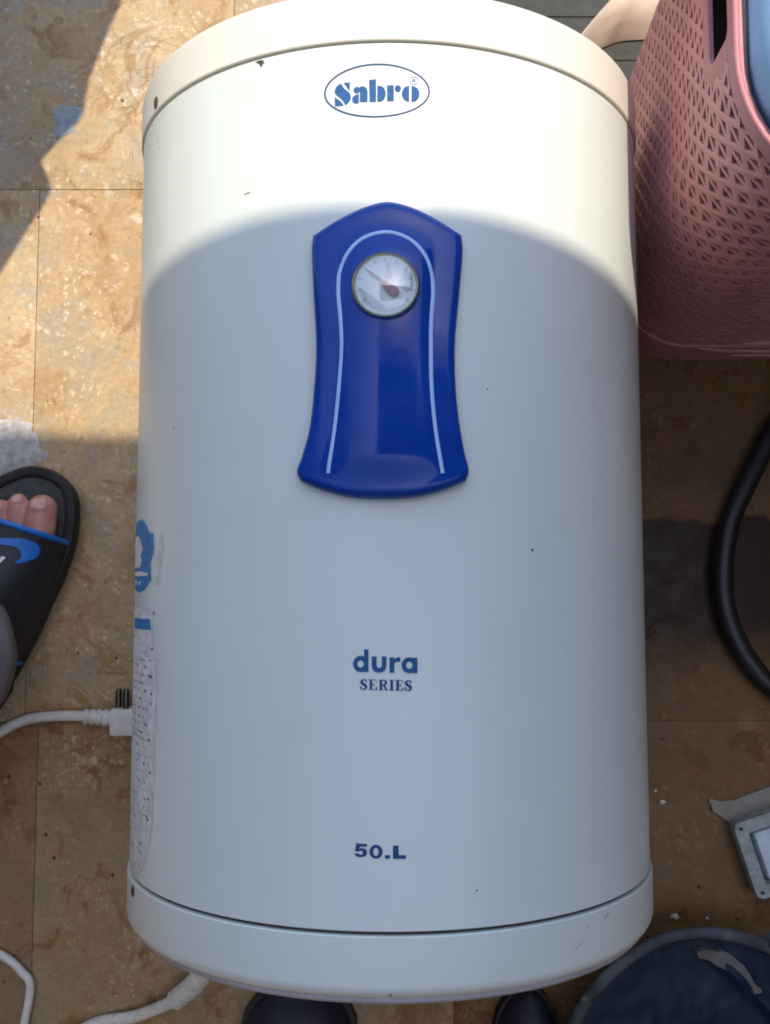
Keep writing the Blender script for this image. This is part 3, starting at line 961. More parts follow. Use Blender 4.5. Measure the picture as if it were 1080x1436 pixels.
# ================================================================== PINK LAUNDRY BASKET
HB = 0.452
basket = empty('laundry_basket', (0.43, 0.34, 0))
tag(basket, 'pink woven plastic laundry basket with a handle slot, beside the heater', 'basket')
def loop(z):
    """rounded rectangle parameters at height z"""
    k = z / HB
    return (0.226 - 0.021 * k, 0.62 + 0.03 * k, 0.208 - 0.016 * k, 0.478 + 0.022 * k, 0.065 + 0.022 * k)
def rr_point(u, z, off=0.0):
    """u in 0..1 from the back end of the left side, forward, then round to the right"""
    x0, x1, y0, y1, r = loop(z)
    segs = [((x0, y1 - r), (x0, y0 + r)), ('c', (x0 + r, y0 + r), PI, 1.5 * PI), ((x0 + r, y0), (x1 - r, y0)), ('c', (x1 - r, y0 + r), 1.5 * PI, 2 * PI),
            ((x1, y0 + r), (x1, y1 - r)), ('c', (x1 - r, y1 - r), 0, PI / 2), ((x1 - r, y1), (x0 + r, y1)), ('c', (x0 + r, y1 - r), PI / 2, PI)]
    lens = []
    for s in segs:
        lens.append(r * PI / 2 if s[0] == 'c' else math.dist(s[0], s[1]))
    tot = sum(lens)
    d = (u % 1.0) * tot
    for s, l in zip(segs, lens):
        if d <= l:
            t = d / l
            if s[0] == 'c':
                a = s[2] + (s[3] - s[2]) * t
                n = Vector((math.cos(a), math.sin(a), 0))
                p = Vector((s[1][0] + r * n.x, s[1][1] + r * n.y, z))
            else:
                p = Vector((s[0][0] + (s[1][0] - s[0][0]) * t, s[0][1] + (s[1][1] - s[0][1]) * t, z))
                dx, dy = s[1][0] - s[0][0], s[1][1] - s[0][1]
                n = Vector((dy, -dx, 0)).normalized()
            return p + n * off
        d -= l
    return rr_point(0.0, z, off)
PER = 1.28
NU = 64
ZL0, ZL1 = 0.055, 0.446
HD = 0.0235
nrow = int((ZL1 - ZL0) / (HD / 2))
# slot in the left side
SLOT = (0.300, 0.420, 0.396, 0.438)       # y0, y1, z0, z1
bm = bmesh.new()
cache = {}
def lv(u, z, off):
    k = (round((u % 1.0) * 1e5) % 100000, round(z * 1e6))
    if k not in cache:
        cache[k] = bm.verts.new(rr_point(u, z, off))
    return cache[k]
wu = 1.0 / NU
for j in range(nrow):
    zc = ZL0 + (j + 1) * HD / 2
    for i in range(NU):
        uc = (i + 0.5 * (j % 2)) * wu
        c = rr_point(uc, zc)
        if c.x < 0.26 and SLOT[0] - 0.012 < c.y < SLOT[1] + 0.012 and SLOT[2] - 0.010 < zc:
            continue
        if zc + HD / 2 > ZL1 + 0.006:
            continue
        if c.y > 0.47 and c.x > 0.3 or c.x > 0.6 and c.y > 0.3:
            pass
        E_, N_, W_, S_ = lv(uc + wu / 2, zc, 0.0005), lv(uc, zc + HD / 2, 0.0005), lv(uc - wu / 2, zc, 0.0005), lv(uc, zc - HD / 2, 0.0005)
        for sg, T in ((1, N_), (-1, S_)):
            j1, j2, j3 = (random.uniform(0.86, 1.12) for _ in range(3))
            a = bm.verts.new(rr_point(uc + wu * random.uniform(-0.04, 0.04), zc + sg * HD * 0.340 * min(j1, 1.05), 0.0001))
            b = bm.verts.new(rr_point(uc - wu * 0.265 * j2, zc + sg * HD * 0.07, -0.0001))
            d = bm.verts.new(rr_point(uc + wu * 0.265 * j3, zc + sg * HD * 0.07, -0.0001))
            fs = [(W_, b, a, T), (T, a, d, E_), (W_, E_, d, b)]
            for f in fs:
                bm.faces.new(f if sg < 0 else f[::-1])
lat = obj('woven_wall', bm, M['pink'], basket, 'keep')
for p in lat.data.polygons: p.use_smooth = False
md = lat.modifiers.new('thick', 'SOLIDIFY'); md.thickness = 0.0028; md.offset = 0
bake(lat)
tag(lat, 'perforated woven lattice wall')

def band(name, z0, z1, out, inn, mat, n=128, bev=0.0015):
    bm = bmesh.new()
    prof = [(z0, inn), (z0, out - bev), (z0 + bev, out), (z1 - bev, out), (z1, out - bev), (z1, inn)]
    rings = [[bm.verts.new(rr_point(k / n, min(z, HB), o) + Vector((0, 0, max(0, z - HB)))) for k in range(n)] for z, o in prof]
    for A, B in zip(rings, rings[1:] + rings[:1]):
        for k in range(n):
            k2 = (k + 1) % n
            bm.faces.new((A[k], A[k2], B[k2], B[k]))
    return obj(name, bm, mat, basket, 40)
band('bottom_band', 0.0, 0.064, 0.0030, -0.0020, M['pink'])
rim = band('rim', 0.437, HB, 0.0028, -0.0020, M['pinkrim'])
bm = bmesh.new()
rp = [rr_point(k / 140, HB, 0.002) for k in range(140)]
tube(bm, rp, 0.0020, 10, True)
obj('rim_roll', bm, M['pinkrim'], rim, 60)
bm = bmesh.new()
bp = [bm.verts.new(rr_point(k / 96, 0.004, -0.001)) for k in range(96)]
bm.faces.new(bp)
obj('bottom', bm, M['pink'], basket)
# flat frame round the handle slot
def slot_ring(w):
    y0, y1, z0, z1 = SLOT[0] - w, SLOT[1] + w, SLOT[2] - w, SLOT[3] + w * 0.3
    r = 0.010 + w
    out = []
    for cx, cy, a0 in ((y1 - r, z1 - r * 0.5, 0), (y0 + r, z1 - r * 0.5, PI / 2), (y0 + r, z0 + r, PI), (y1 - r, z0 + r, 1.5 * PI)):
        for k in range(7):
            a = a0 + k / 6 * PI / 2
            rz = r * 0.5 if cy > z1 - r else r
            out.append((cx + r * math.cos(a), cy + rz * math.sin(a)))
    return out
def on_left(y, z, off):
    x0 = loop(z)[0]
    return Vector((x0 - off, y, z))
bm = bmesh.new()
ringsets = []
for w, o in ((0.0, -0.0012), (0.0, 0.0016), (0.0015, 0.0026), (0.011, 0.0022), (0.0165, 0.0), (0.0165, -0.0012)):
    ringsets.append([bm.verts.new(on_left(y, z, o)) for y, z in slot_ring(w)])
n = len(ringsets[0])
for A, B in zip(ringsets, ringsets[1:] + ringsets[:1]):
    for k in range(n):
        k2 = (k + 1) % n
        bm.faces.new((A[k], A[k2], B[k2], B[k]))
obj('handle_slot', bm, M['pinkrim'], basket, 40)
# curved ribs moulded low on the front
for q in ([(0.335, 0.075), (0.36, 0.082), (0.40, 0.072), (0.43, 0.060)], [(0.33, 0.048), (0.37, 0.046), (0.42, 0.050)], [(0.30, 0.058), (0.325, 0.050), (0.35, 0.034)],
          [(0.345, 0.022), (0.375, 0.027), (0.41, 0.022)], [(0.40, 0.095), (0.43, 0.100), (0.47, 0.092)]):
    bm = bmesh.new()
    pts = catmull([Vector((x, loop(z)[2] - 0.003, z)) for x, z in q], 8)
    tube(bm, pts, lambda i, n: 0.0022 * math.sin(PI * (i + 0.6) / (n + 0.2)) + 0.0004, 8)
    obj('moulded_rib', bm, M['pink'], basket, 60)

# laundry in the basket
def laundry(name, label, z_lo, z_hi, inset, dome, amp, mat, seed, group=None):
    bm = bmesh.new()
    rings = []
    NN, MM = 96, 14
    cx, cy = 0.42, 0.345
    for j in range(MM + 1):
        f = j / MM
        ring = []
        for k in range(NN):
            e = rr_point(k / NN, min(z_hi, HB), -inset)
            e.z = 0
            c = Vector((cx, cy, 0))
            p = c + (e - c) * math.sin(f * PI / 2) ** 0.8
            q = Vector((p.x * 9 + seed, p.y * 9, seed * 2))
            fold = noise.noise(q) * 0.6 + abs(noise.noise(q * 2.3)) * 0.7
            z = z_hi + dome * math.cos(f * PI / 2) ** 0.6 + amp * (fold * (0.45 + 0.55 * math.cos(f * PI / 2)) + 0.35 * abs(noise.noise(q * 4.5)))
            ring.append(bm.verts.new((p.x, p.y, z)))
        rings.append(ring)
    low = []
    for k in range(NN):
        e = rr_point(k / NN, min(z_hi, HB), -inset - 0.004)
        low.append(bm.verts.new((e.x, e.y, z_lo)))
    rings.append(low)
    for A, B in zip(rings[:-1], rings[1:]):
        for k in range(NN):
            k2 = (k + 1) % NN
            bm.faces.new((A[k], A[k2], B[k2], B[k]))
    bm.faces.new(low)
    bmesh.ops.remove_doubles(bm, verts=bm.verts, dist=1e-5)
    return tag(obj(name, bm, mat, None, 70), label, 'cloth')
laundry('blue_cloth', 'light blue cloth heaped on top inside the pink basket', 0.441, 0.455, 0.004, 0.06, 0.02, M['bluecloth'], 2.0)
laundry('hole_shade', 'dark filling low in the pink basket, added to shade its holes', 0.012, 0.335, 0.016, 0.02, 0.02, M['holeshade'], 9.0)  # dark filling added so the basket's holes look shaded
laundry('beige_cloth', 'beige cloth inside the pink basket seen through the slot', 0.36, 0.395, 0.020, 0.035, 0.03, M['beige'], 5.0)

# crumpled beige rag behind the heater's upper end
bm = bmesh.new()
ragp = [(0.190, 0.533), (0.222, 0.536), (0.245, 0.544), (0.29, 0.55), (0.36, 0.58), (0.36, 0.66), (0.28, 0.68), (0.24, 0.60), (0.222, 0.570), (0.206, 0.552)]
cen = Vector((0.28, 0.61, 0))
ol = catmull([Vector((x, y, 0)) for x, y in ragp], 8, True)
rings = []
for j in range(9):
    f = j / 8
    ring = []
    for p in ol:
        q = cen + (p - cen) * (1 - f * 0.999)
        w = noise.noise(Vector((q.x * 22, q.y * 22, 1.3))) * 0.016 + abs(noise.noise(Vector((q.x * 45, q.y * 30, 5)))) * 0.012
        ring.append(bm.verts.new((q.x, q.y, 0.0075 + (0.032 * math.sin(min(1, f * 2.2) * PI / 2) + w * 0.6) * (1 if j else 0))))
    rings.append(ring)
for A, B in zip(rings[:-1], rings[1:]):
    for k in range(len(ol)):
        k2 = (k + 1) % len(ol)
        bm.faces.new((A[k], A[k2], B[k2], B[k]))
bm.faces.new(rings[-1])
tag(obj('crumpled_rag', bm, M['beige'], None, 80), 'crumpled beige rag on the floor between heater and basket', 'cloth')

# dark ribbed sheet under the rag, standing in for shade on the floor
mt = empty('floor_shade', (0.35, 0.75, 0))
tag(mt, 'dark ribbed sheet standing in for the shaded floor at the top right', 'mat')
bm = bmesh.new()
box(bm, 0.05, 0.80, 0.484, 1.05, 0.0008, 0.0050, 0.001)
M['mat'] = simple('dark grey floor shade', (0.040, 0.041, 0.036), 0.8, 0.3, 40, bump=0.4)  # for the sheet that stands in for floor shade, not a real mat
mb = obj('shade_sheet', bm, M['mat'], mt, 40)
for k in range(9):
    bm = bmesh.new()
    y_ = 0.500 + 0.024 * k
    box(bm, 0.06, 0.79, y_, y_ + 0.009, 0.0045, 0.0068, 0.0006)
    obj('shade_rib', bm, M['mat'], mt, 40)

# ================================================================== BLACK HOSE
hp = [(x, y, 0.0106) for x, y in ((0.66, 0.150), (0.56, 0.172), (0.45, 0.165), (0.41, 0.150), (0.3868, 0.1241), (0.3761, 0.1037), (0.3608, 0.0747), (0.3454, 0.0422), (0.3373, 0.0099),
      (0.3342, -0.0258), (0.3382, -0.0578), (0.3488, -0.086), (0.3603, -0.105), (0.3787, -0.126), (0.42, -0.150), (0.49, -0.150), (0.55, -0.08), (0.57, 0.03))]
bm = bmesh.new()
tube(bm, catmull(hp, 8), 0.0105, 16)
hose = obj('hose', bm, M['rubber'], None, 60)
tag(hose, 'thick black rubber hose curving on the floor right of heater', 'hose')

# ================================================================== STEEL SWITCH BOX ON CARDBOARD
bm = bmesh.new()
slab_poly(bm, [(0.3169, -0.2373), (0.329, -0.2400), (0.343, -0.2387), (0.358, -0.2330), (0.3788, -0.2255), (0.45, -0.21), (0.47, -0.28), (0.40, -0.31), (0.352, -0.272), (0.335, -0.2590), (0.3215, -0.2497)], 0.0006, 0.0030)
tag(obj('cardboard_scrap', bm, M['card']), 'flat grey cardboard scrap under the corner of the steel box', 'cardboard')
ang = math.radians(17.5)
ux, uy = Vector((math.cos(ang), math.sin(ang), 0)), Vector((math.sin(ang), -math.cos(ang), 0)) # across, down the picture
o0 = Vector((0.3320, -0.2575, 0))
swb = empty('switch_box', (0.38, -0.28, 0))
tag(swb, 'grey steel switch box with pale plate, cut by the right edge', 'switch box')
def sw(u, v, z): return o0 + ux * u + uy * v + Vector((0, 0, z))
def rrect(u0, v0, u1, v1, r, k=5):
    out = []
    for cx, cy, a0 in ((u1 - r, v1 - r, 0), (u0 + r, v1 - r, PI / 2), (u0 + r, v0 + r, PI), (u1 - r, v0 + r, 1.5 * PI)):
        for i in range(k + 1):
            a = a0 + i / k * PI / 2
            out.append((cx + r * math.cos(a), cy + r * math.sin(a)))
    return out
WB, HBX = 0.120, 0.0765
def ring_solid(name, rings, mat, parent, caps=(False, False), sm=40):
    bm = bmesh.new()
    rs = [[bm.verts.new(sw(u, v, z)) for u, v in lp] for lp, z in rings]
    for A, B in zip(rs[:-1], rs[1:]):
        for k in range(len(A)):
            k2 = (k + 1) % len(A)
            bm.faces.new((A[k], A[k2], B[k2], B[k]))
    if caps[0]: bm.faces.new(rs[0])
    if caps[1]: bm.faces.new(rs[-1])
    return obj(name, bm, mat, parent, sm)
fr = ring_solid('frame', [(rrect(0.002, 0.002, WB - .002, HBX - .002, .006), 0.003), (rrect(0, 0, WB, HBX, .007), 0.022), (rrect(0.0008, 0.0008, WB - .0008, HBX - .0008, .007), 0.0245),
                          (rrect(0.0125, 0.0125, WB - .0125, HBX - .0125, .002), 0.0250), (rrect(0.0130, 0.0130, WB - .0130, HBX - .0130, .002), 0.0235), (rrect(0.0135, 0.0135, WB - .0135, HBX - .0135, .002), 0.006)],
                swb and M['steel'], swb, (True, True))
ring_solid('plate', [(rrect(0.0178, 0.0150, 0.062, HBX - .0150, .002), 0.0062), (rrect(0.0178, 0.0150, 0.062, HBX - .0150, .002), 0.0215), (rrect(0.0186, 0.0158, 0.0612, HBX - .0158, .002), 0.0228)],
           M['panel'], swb, (True, True))
for u, v in ((0.0068, 0.0068), (0.0068, HBX - 0.0068), (WB - 0.0068, 0.0068), (WB - 0.0068, HBX - 0.0068)):
    bm = bmesh.new()
    lathe(bm, [(0.0245, 0.0019), (0.0256, 0.0019), (0.0256, 0.0)], 10, lambda t, r, a, u=u, v=v: sw(u + r * math.cos(a), v + r * math.sin(a), t))
    obj('screw', bm, M['inkdark'], fr, 40)

# ================================================================== BLUE TUB
TX, TY, TZ, TR = 0.2928, -0.4825, 0.07, 0.1423
tub = empty('plastic_tub', (TX, TY, 0))
tag(tub, 'dusty dark blue round plastic tub in the lower right corner', 'tub')
def tf(t, r, a): return Vector((TX + r * math.cos(a), TY + r * math.sin(a), t))
bm = bmesh.new()
lathe(bm, [(0.0, 0), (0.0, TR * 0.70), (0.010, TR * 0.74), (TZ - 0.008, TR * 0.945), (TZ - 0.004, TR * 0.93), (TZ - 0.024, TR * 0.86), (TZ - 0.026, 0.0)], 80, tf)
obj('bowl', bm, M['tub'], tub, 50)
bm = bmesh.new()
NR_, NA_ = 7, 96
rr_ = [(TZ - 0.010, 0.95), (TZ - 0.009, 0.985), (TZ - 0.003, 1.0), (TZ, 0.985), (TZ + 0.0004, 0.945), (TZ - 0.004, 0.915), (TZ - 0.012, 0.905)]
lathe(bm, [(t, r * TR) for t, r in rr_], NA_, tf)
for v in bm.verts:
    v.co.z += 0.0022 * noise.noise(v.co * 26)
    d = Vector((v.co.x - TX, v.co.y - TY, 0))
    v.co += d.normalized() * 0.0030 * noise.noise(v.co * 18 + Vector((5, 0, 0)))
obj('rim', bm, M['dustrim'], tub, 60)
# crumpled dusty sheet lying in the tub
bm = bmesh.new()
rows_ = []
for j in range(33):
    row = []
    for k in range(97):
        r = TR * 0.90 * j / 32
        a = 2 * PI * k / 96
        p = tf(0, r, a)
        q = p * 15
        h = 0.010 * noise.noise(q) + 0.007 * (0.5 - abs(noise.noise(q * 2.1 + Vector((3, 1, 0))))) + 0.003 * noise.noise(q * 6)
        # one long fold running down to the right
        u = (p.x - (TX + 0.010)) * 0.70 + (p.y - (TY + TR * 0.80)) * 0.72
        h += 0.012 * math.exp(-(u / 0.006) ** 2) * (1 if p.x > TX - 0.01 else 0.2)
        row.append(bm.verts.new((p.x, p.y, TZ - 0.014 + h * (1 - (j / 32) ** 6))))
    rows_.append(row)
for A, B in zip(rows_[:-1], rows_[1:]):
    for k in range(96):
        bm.faces.new((A[k], A[k + 1], B[k + 1], B[k]))
bmesh.ops.remove_doubles(bm, verts=bm.verts, dist=1e-6)
obj('crumpled_sheet', bm, M['tub'], tub, 80)
bm = bmesh.new()
dl = catmull([Vector((TX + x, TY + y, 0)) for x, y in ((-0.012, TR * .83), (0.006, TR * .85), (0.026, TR * .80), (0.040, TR * .68), (0.046, TR * .58), (0.036, TR * .60), (0.022, TR * .70))], 5, True)
vv = []
for p in dl:
    p += Vector((noise.noise(p * 120), noise.noise(p * 120 + Vector((9, 0, 0))), 0)) * 0.004
    vv.append(bm.verts.new((p.x, p.y, TZ - 0.0035)))
bm.faces.new(vv)
ex = bmesh.ops.extrude_face_region(bm, geom=bm.faces[:])
for v in [g for g in ex['geom'] if isinstance(g, bmesh.types.BMVert)]:
    v.co.z -= 0.014
obj('dust_cake', bm, M['dust'], tub, 40)
bm = bmesh.new()
hpts = catmull([(TX + TR * math.cos(a), TY + TR * math.sin(a), z) for a, z in ((1.14, TZ - 0.01), (0.98, TZ + 0.03), (0.78, TZ + 0.042), (0.55, TZ + 0.03), (0.40, TZ - 0.01))], 8)
tube(bm, hpts, 0.009, 12)
obj('carry_handle', bm, M['dustrim'], tub, 60)

# ================================================================== SHOES AT THE BOTTOM EDGE
def shoe(cx, tip_y, rot, label, w=0.046):
    e = empty('shoe', (cx, tip_y - 0.14, 0))
    tag(e, label, 'shoe', 'dark shoes standing at the heater foot')
    c, s = math.cos(rot), math.sin(rot)
    def L(x, y, z): return Vector((cx + x * c - y * s, tip_y + x * s + y * c, z))
    tab = [(-0.275, 0.62), (-0.25, 0.72), (-0.19, 0.72), (-0.12, 0.84), (-0.06, 1.0), (-0.03, 0.90), (-0.012, 0.62), (-0.003, 0.32), (0.0, 0.08)]
    ys = [-0.275, -0.272, -0.265, -0.25, -0.22, -0.18, -0.14, -0.10, -0.07, -0.045, -0.028, -0.016, -0.008, -0.003, 0.0]
    hz = [(-0.275, 0.055), (-0.25, 0.085), (-0.19, 0.090), (-0.13, 0.078), (-0.08, 0.058), (-0.03, 0.046), (0.0, 0.026)]
    bm = bmesh.new()
    rings = []
    for y in ys:
        ww = w * max(0.08, interp(tab, y)); hh = interp(hz, y)
        if y <= -0.272: ww *= 0.6
        rings.append([bm.verts.new(L(ww * math.cos(a) * (1 if math.sin(a) < 0 else 0.98), y, 0.016 + max(0, math.sin(a)) ** 0.8 * (hh - 0.016))) for a in [PI * k / 12 for k in range(13)]])
    for A, B in zip(rings[:-1], rings[1:]):
        for k in range(12):
            bm.faces.new((A[k], A[k + 1], B[k + 1], B[k]))
    bm.faces.new(rings[0]); bm.faces.new(rings[-1])
    for A, B in zip(rings[:-1], rings[1:]):
        bm.faces.new((A[0], B[0], B[12], A[12]))
    obj('upper', bm, M['navy'], e, 60)
    bm = bmesh.new()
    ol = [(w * 1.07 * max(0.10, interp(tab, y)), y) for y in ys]
    pts = [L(x, y * 1.01 + 0.003, 0) for x, y in ol] + [L(-x, y * 1.01 + 0.003, 0) for x, y in ol[::-1]]
    slab_poly(bm, [(p.x, p.y) for p in pts], 0.0005, 0.0158)
    obj('sole', bm, M['black'], e)
    return e
shoe(-0.092, -0.408, 0.10, 'dark navy shoe peeping out below the heater, left of centre', 0.054)
shoe(0.134, -0.414, -0.06, 'dark navy shoe tip beside the blue tub', 0.030)

# ================================================================== FOOT IN SLIPPER
sl_ = empty('slipper', (-0.38, -0.05, 0))
tag(sl_, 'black and blue slide slipper on a foot at the left edge', 'slipper')
med = [(-0.3637, 0.0867), (-0.3426, 0.0903), (-0.3213, 0.0839), (-0.3068, 0.0711), (-0.3007, 0.0513), (-0.3026, 0.016), (-0.3129, -0.019), (-0.3247, -0.0469), (-0.3378, -0.0781),
       (-0.3550, -0.1126), (-0.3760, -0.1470), (-0.3950, -0.172), (-0.417, -0.187), (-0.441, -0.185), (-0.457, -0.165), (-0.459, -0.12), (-0.443, -0.06), (-0.424, 0.0), (-0.412, 0.04), (-0.3900, 0.0720)]
ol = catmull([Vector((x, y, 0)) for x, y in med], 5, True)
cen = Vector((-0.37, -0.05, 0))
ol = [p + Vector((-0.008 if p.y > -0.13 else -0.004, 0.002, 0)) for p in ol]
def inset(p, d):
    i = ol.index(p)
    t = (ol[(i + 1) % len(ol)] - ol[i - 1]).normalized()
    nrm = Vector((t.y, -t.x, 0))
    if nrm.dot(cen - p) < 0: nrm = -nrm
    return p + nrm * d
def ring_mesh(rings, cap):
    bm = bmesh.new()
    rs = [[bm.verts.new(v) for v in r] for r in rings]
    for A, B in zip(rs[:-1], rs[1:]):
        for k in range(len(A)):
            k2 = (k + 1) % len(A)
            bm.faces.new((A[k], A[k2], B[k2], B[k]))
    bm.faces.new(rs[0])
    if cap: bm.faces.new(rs[-1])
    return bm
Zv = lambda z: Vector((0, 0, z))
bm = ring_mesh([[inset(p, 0.005) + Zv(0.0005) for p in ol], [inset(p, 0.0035) + Zv(0.004) for p in ol], [p + Zv(0.026) for p in ol], [inset(p, 0.002) + Zv(0.0305) for p in ol],
                [inset(p, 0.008) + Zv(0.0308) for p in ol], [inset(p, 0.0105) + Zv(0.0285) for p in ol], [inset(p, 0.0112) + Zv(0.0262) for p in ol]], True)
sole = obj('sole', bm, M['sole'], sl_, 50)
bm = ring_mesh([[inset(p, 0.0118) + Zv(0.0266) for p in ol], [inset(p, 0.0118) + Zv(0.0274) for p in ol], [inset(p, 0.0135) + Zv(0.0283) for p in ol]], True)
obj('insole', bm, M['insole'], sl_, 50)
def x_med(y): return interp([(-0.10, -0.3600), (-0.0781, -0.3485), (-0.0469, -0.3365), (-0.019, -0.3256), (0.016, -0.3160), (0.06, -0.314)], y)
def x_lat(y): return interp([(-0.10, -0.434), (-0.03, -0.430), (0.02, -0.424), (0.07, -0.415)], y)
def strap_z(x, y):
    a = (x - x_med(y)) / (x_lat(y) - x_med(y))
    a = max(0.0, min(1.0, a))
    return 0.026 + 0.056 * max(0, math.sin(PI * min(1, max(0, a)) ** 0.92)) ** 0.36 * (1 - 0.0) + 0.62 * max(0, 0.004 - y) * math.sin(PI * a)
def front_y(a): return 0.0150 + 0.038 * a ** 0.8 - 0.002 * math.sin(PI * a)
def rear_y(a): return -0.102 + 0.045 * a
bm = bmesh.new()
NA, NB = 28, 12
up_, dn_ = [], []
for i in range(NA + 1):
    a = 0.5 - 0.5 * math.cos(PI * i / NA)
    ru, rd = [], []
    for j in range(NB + 1):
        y = front_y(a) + (rear_y(a) - front_y(a)) * j / NB
        x = x_med(y) + (x_lat(y) - x_med(y)) * a
        z = strap_z(x, y)
        ru.append(bm.verts.new((x, y, z)))
        c = Vector((-0.366, y, 0.03))
        v = Vector((x, y, z)); v2 = v + (c - v).normalized() * 0.004
        rd.append(bm.verts.new(v2))
    up_.append(ru); dn_.append(rd)
for i in range(NA):
    for j in range(NB):
        bm.faces.new((up_[i][j], up_[i + 1][j], up_[i + 1][j + 1], up_[i][j + 1]))
        bm.faces.new((dn_[i][j + 1], dn_[i + 1][j + 1], dn_[i + 1][j], dn_[i][j]))
for i in range(NA):
    bm.faces.new((up_[i][0], dn_[i][0], dn_[i + 1][0], up_[i + 1][0]))
    bm.faces.new((up_[i][NB], up_[i + 1][NB], dn_[i + 1][NB], dn_[i][NB]))
for j in range(NB):
    bm.faces.new((up_[0][j], up_[0][j + 1], dn_[0][j + 1], dn_[0][j]))
    bm.faces.new((up_[NA][j], dn_[NA][j], dn_[NA][j + 1], up_[NA][j + 1]))
strap = obj('strap', bm, M['strap'], sl_, 50)
for nm, fy, rad in (('front_trim', front_y, 0.0030), ('rear_trim', rear_y, 0.0022)):
    pts = []
    for i in range(41):
        a = i / 40
        y = fy(a)
        x = x_med(y) + (x_lat(y) - x_med(y)) * a
        pts.append(Vector((x, y, strap_z(x, y))))
    bm = bmesh.new()
    tube(bm, pts, rad, 8)
    obj(nm, bm, M['strapblue'], strap, 60)
def on_strap(name, pts, mat, lift=0.0012):
    lp = catmull([Vector((x, y, 0)) for x, y in pts], 3, True) if name == 'blue_stripe' else [Vector((x, y, 0)) for x, y in pts]
    bm = bmesh.new()
    vv = [bm.verts.new(v) for v in lp]
    for tri in tessellate_polygon([lp]):
        bm.faces.new([vv[k] for k in tri])
    for ax, lo in (((1, 0, 0), -0.40), ((0, 1, 0), -0.02)):
        for k in range(28):
            co = lo + 0.0028 * k
            bmesh.ops.bisect_plane(bm, geom=bm.verts[:] + bm.edges[:] + bm.faces[:], plane_co=Vector(ax) * co, plane_no=ax)
    for v in bm.verts:
        v.co.z = strap_z(v.co.x, v.co.y) + lift
    for f in bm.faces:
        f.normal_update()
        if f.normal.z < 0: f.normal_flip()
    obj(name, bm, mat, strap, 'keep')
on_strap('blue_stripe', [(-0.3938, 0.0168), (-0.3654, 0.0172), (-0.3514, 0.0172), (-0.3402, 0.0162), (-0.3324, 0.0126), (-0.3298, 0.0077), (-0.3316, 0.0007), (-0.3381, -0.0042), (-0.3478, -0.0066),
                         (-0.3438, -0.0007), (-0.3452, 0.006), (-0.3518, 0.0098), (-0.3652, 0.0112), (-0.3935, 0.0105)], M['strapblue'])
on_strap('white_letter', [(-0.3690, 0.0012), (-0.3660, 0.0018), (-0.3612, -0.0040), (-0.3594, 0.0004), (-0.3557, -0.0010), (-0.3624, -0.0098), (-0.3642, -0.0052), (-0.3674, -0.0084), (-0.3706, -0.0070)], M['whiteprint'])

# the foot: spheres and tapered limbs fused into one skin
def capsule(bm, a, b, ra, rb, flat=1.0, n=10):
    a, b = Vector(a), Vector(b)
    for k in range(n + 1):
        t = k / n
        c = a.lerp(b, t)
        r = ra + (rb - ra) * t
        bmesh.ops.create_icosphere(bm, subdivisions=3, radius=r, matrix=Matrix.Translation(c) @ Matrix.Diagonal((1, 1, flat, 1)))
person = empty('person', (-0.40, -0.13, 0))
tag(person, 'bare foot and grey trouser leg of a person at left edge', 'person')
bm = bmesh.new()
Z0 = 0.0285
toes = [((-0.3415, 0.000, 0.046), (-0.3375, 0.047, 0.0425), 0.0165, 0.0152), ((-0.3620, 0.008, 0.046), (-0.3618, 0.054, 0.0395), 0.0105, 0.0098),
        ((-0.3790, 0.004, 0.045), (-0.3798, 0.049, 0.0390), 0.0100, 0.0092), ((-0.3935, -0.004, 0.044), (-0.3955, 0.038, 0.0385), 0.0095, 0.0086), ((-0.4060, -0.014, 0.042), (-0.4090, 0.022, 0.0380), 0.0092, 0.0082)]
for a, b, ra, rb in toes:
    capsule(bm, a, b, ra, rb, 0.88, 8)
for a, b, ra, rb in (((-0.350, -0.004, 0.046), (-0.387, -0.078, 0.055), 0.018, 0.024), ((-0.366, -0.004, 0.048), (-0.392, -0.085, 0.058), 0.019, 0.026), ((-0.388, -0.010, 0.046), (-0.402, -0.09, 0.054), 0.0175, 0.025),
                     ((-0.404, -0.020, 0.044), (-0.410, -0.10, 0.052), 0.015, 0.024), ((-0.395, -0.082, 0.058), (-0.414, -0.122, 0.080), 0.026, 0.032), ((-0.418, -0.125, 0.062), (-0.424, -0.148, 0.060), 0.030, 0.030),
                     ((-0.412, -0.120, 0.085), (-0.414, -0.115, 0.16), 0.034, 0.037), ((-0.414, -0.115, 0.16), (-0.42, -0.12, 0.34), 0.037, 0.052)):
    capsule(bm, a, b, ra, rb, 1.0, 9)
foot = obj('body', bm, M['skin'], person)
md = foot.modifiers.new('fuse', 'REMESH'); md.mode = 'VOXEL'; md.voxel_size = 0.0019
md = foot.modifiers.new('soft', 'SMOOTH'); md.factor = 0.5; md.iterations = 5
bake(foot)
for p in foot.data.polygons: p.use_smooth = True
from mathutils.bvhtree import BVHTree
off_ = world_off(person)
tree = BVHTree.FromPolygons([v.co + off_ for v in foot.data.vertices], [tuple(p.vertices) for p in foot.data.polygons])
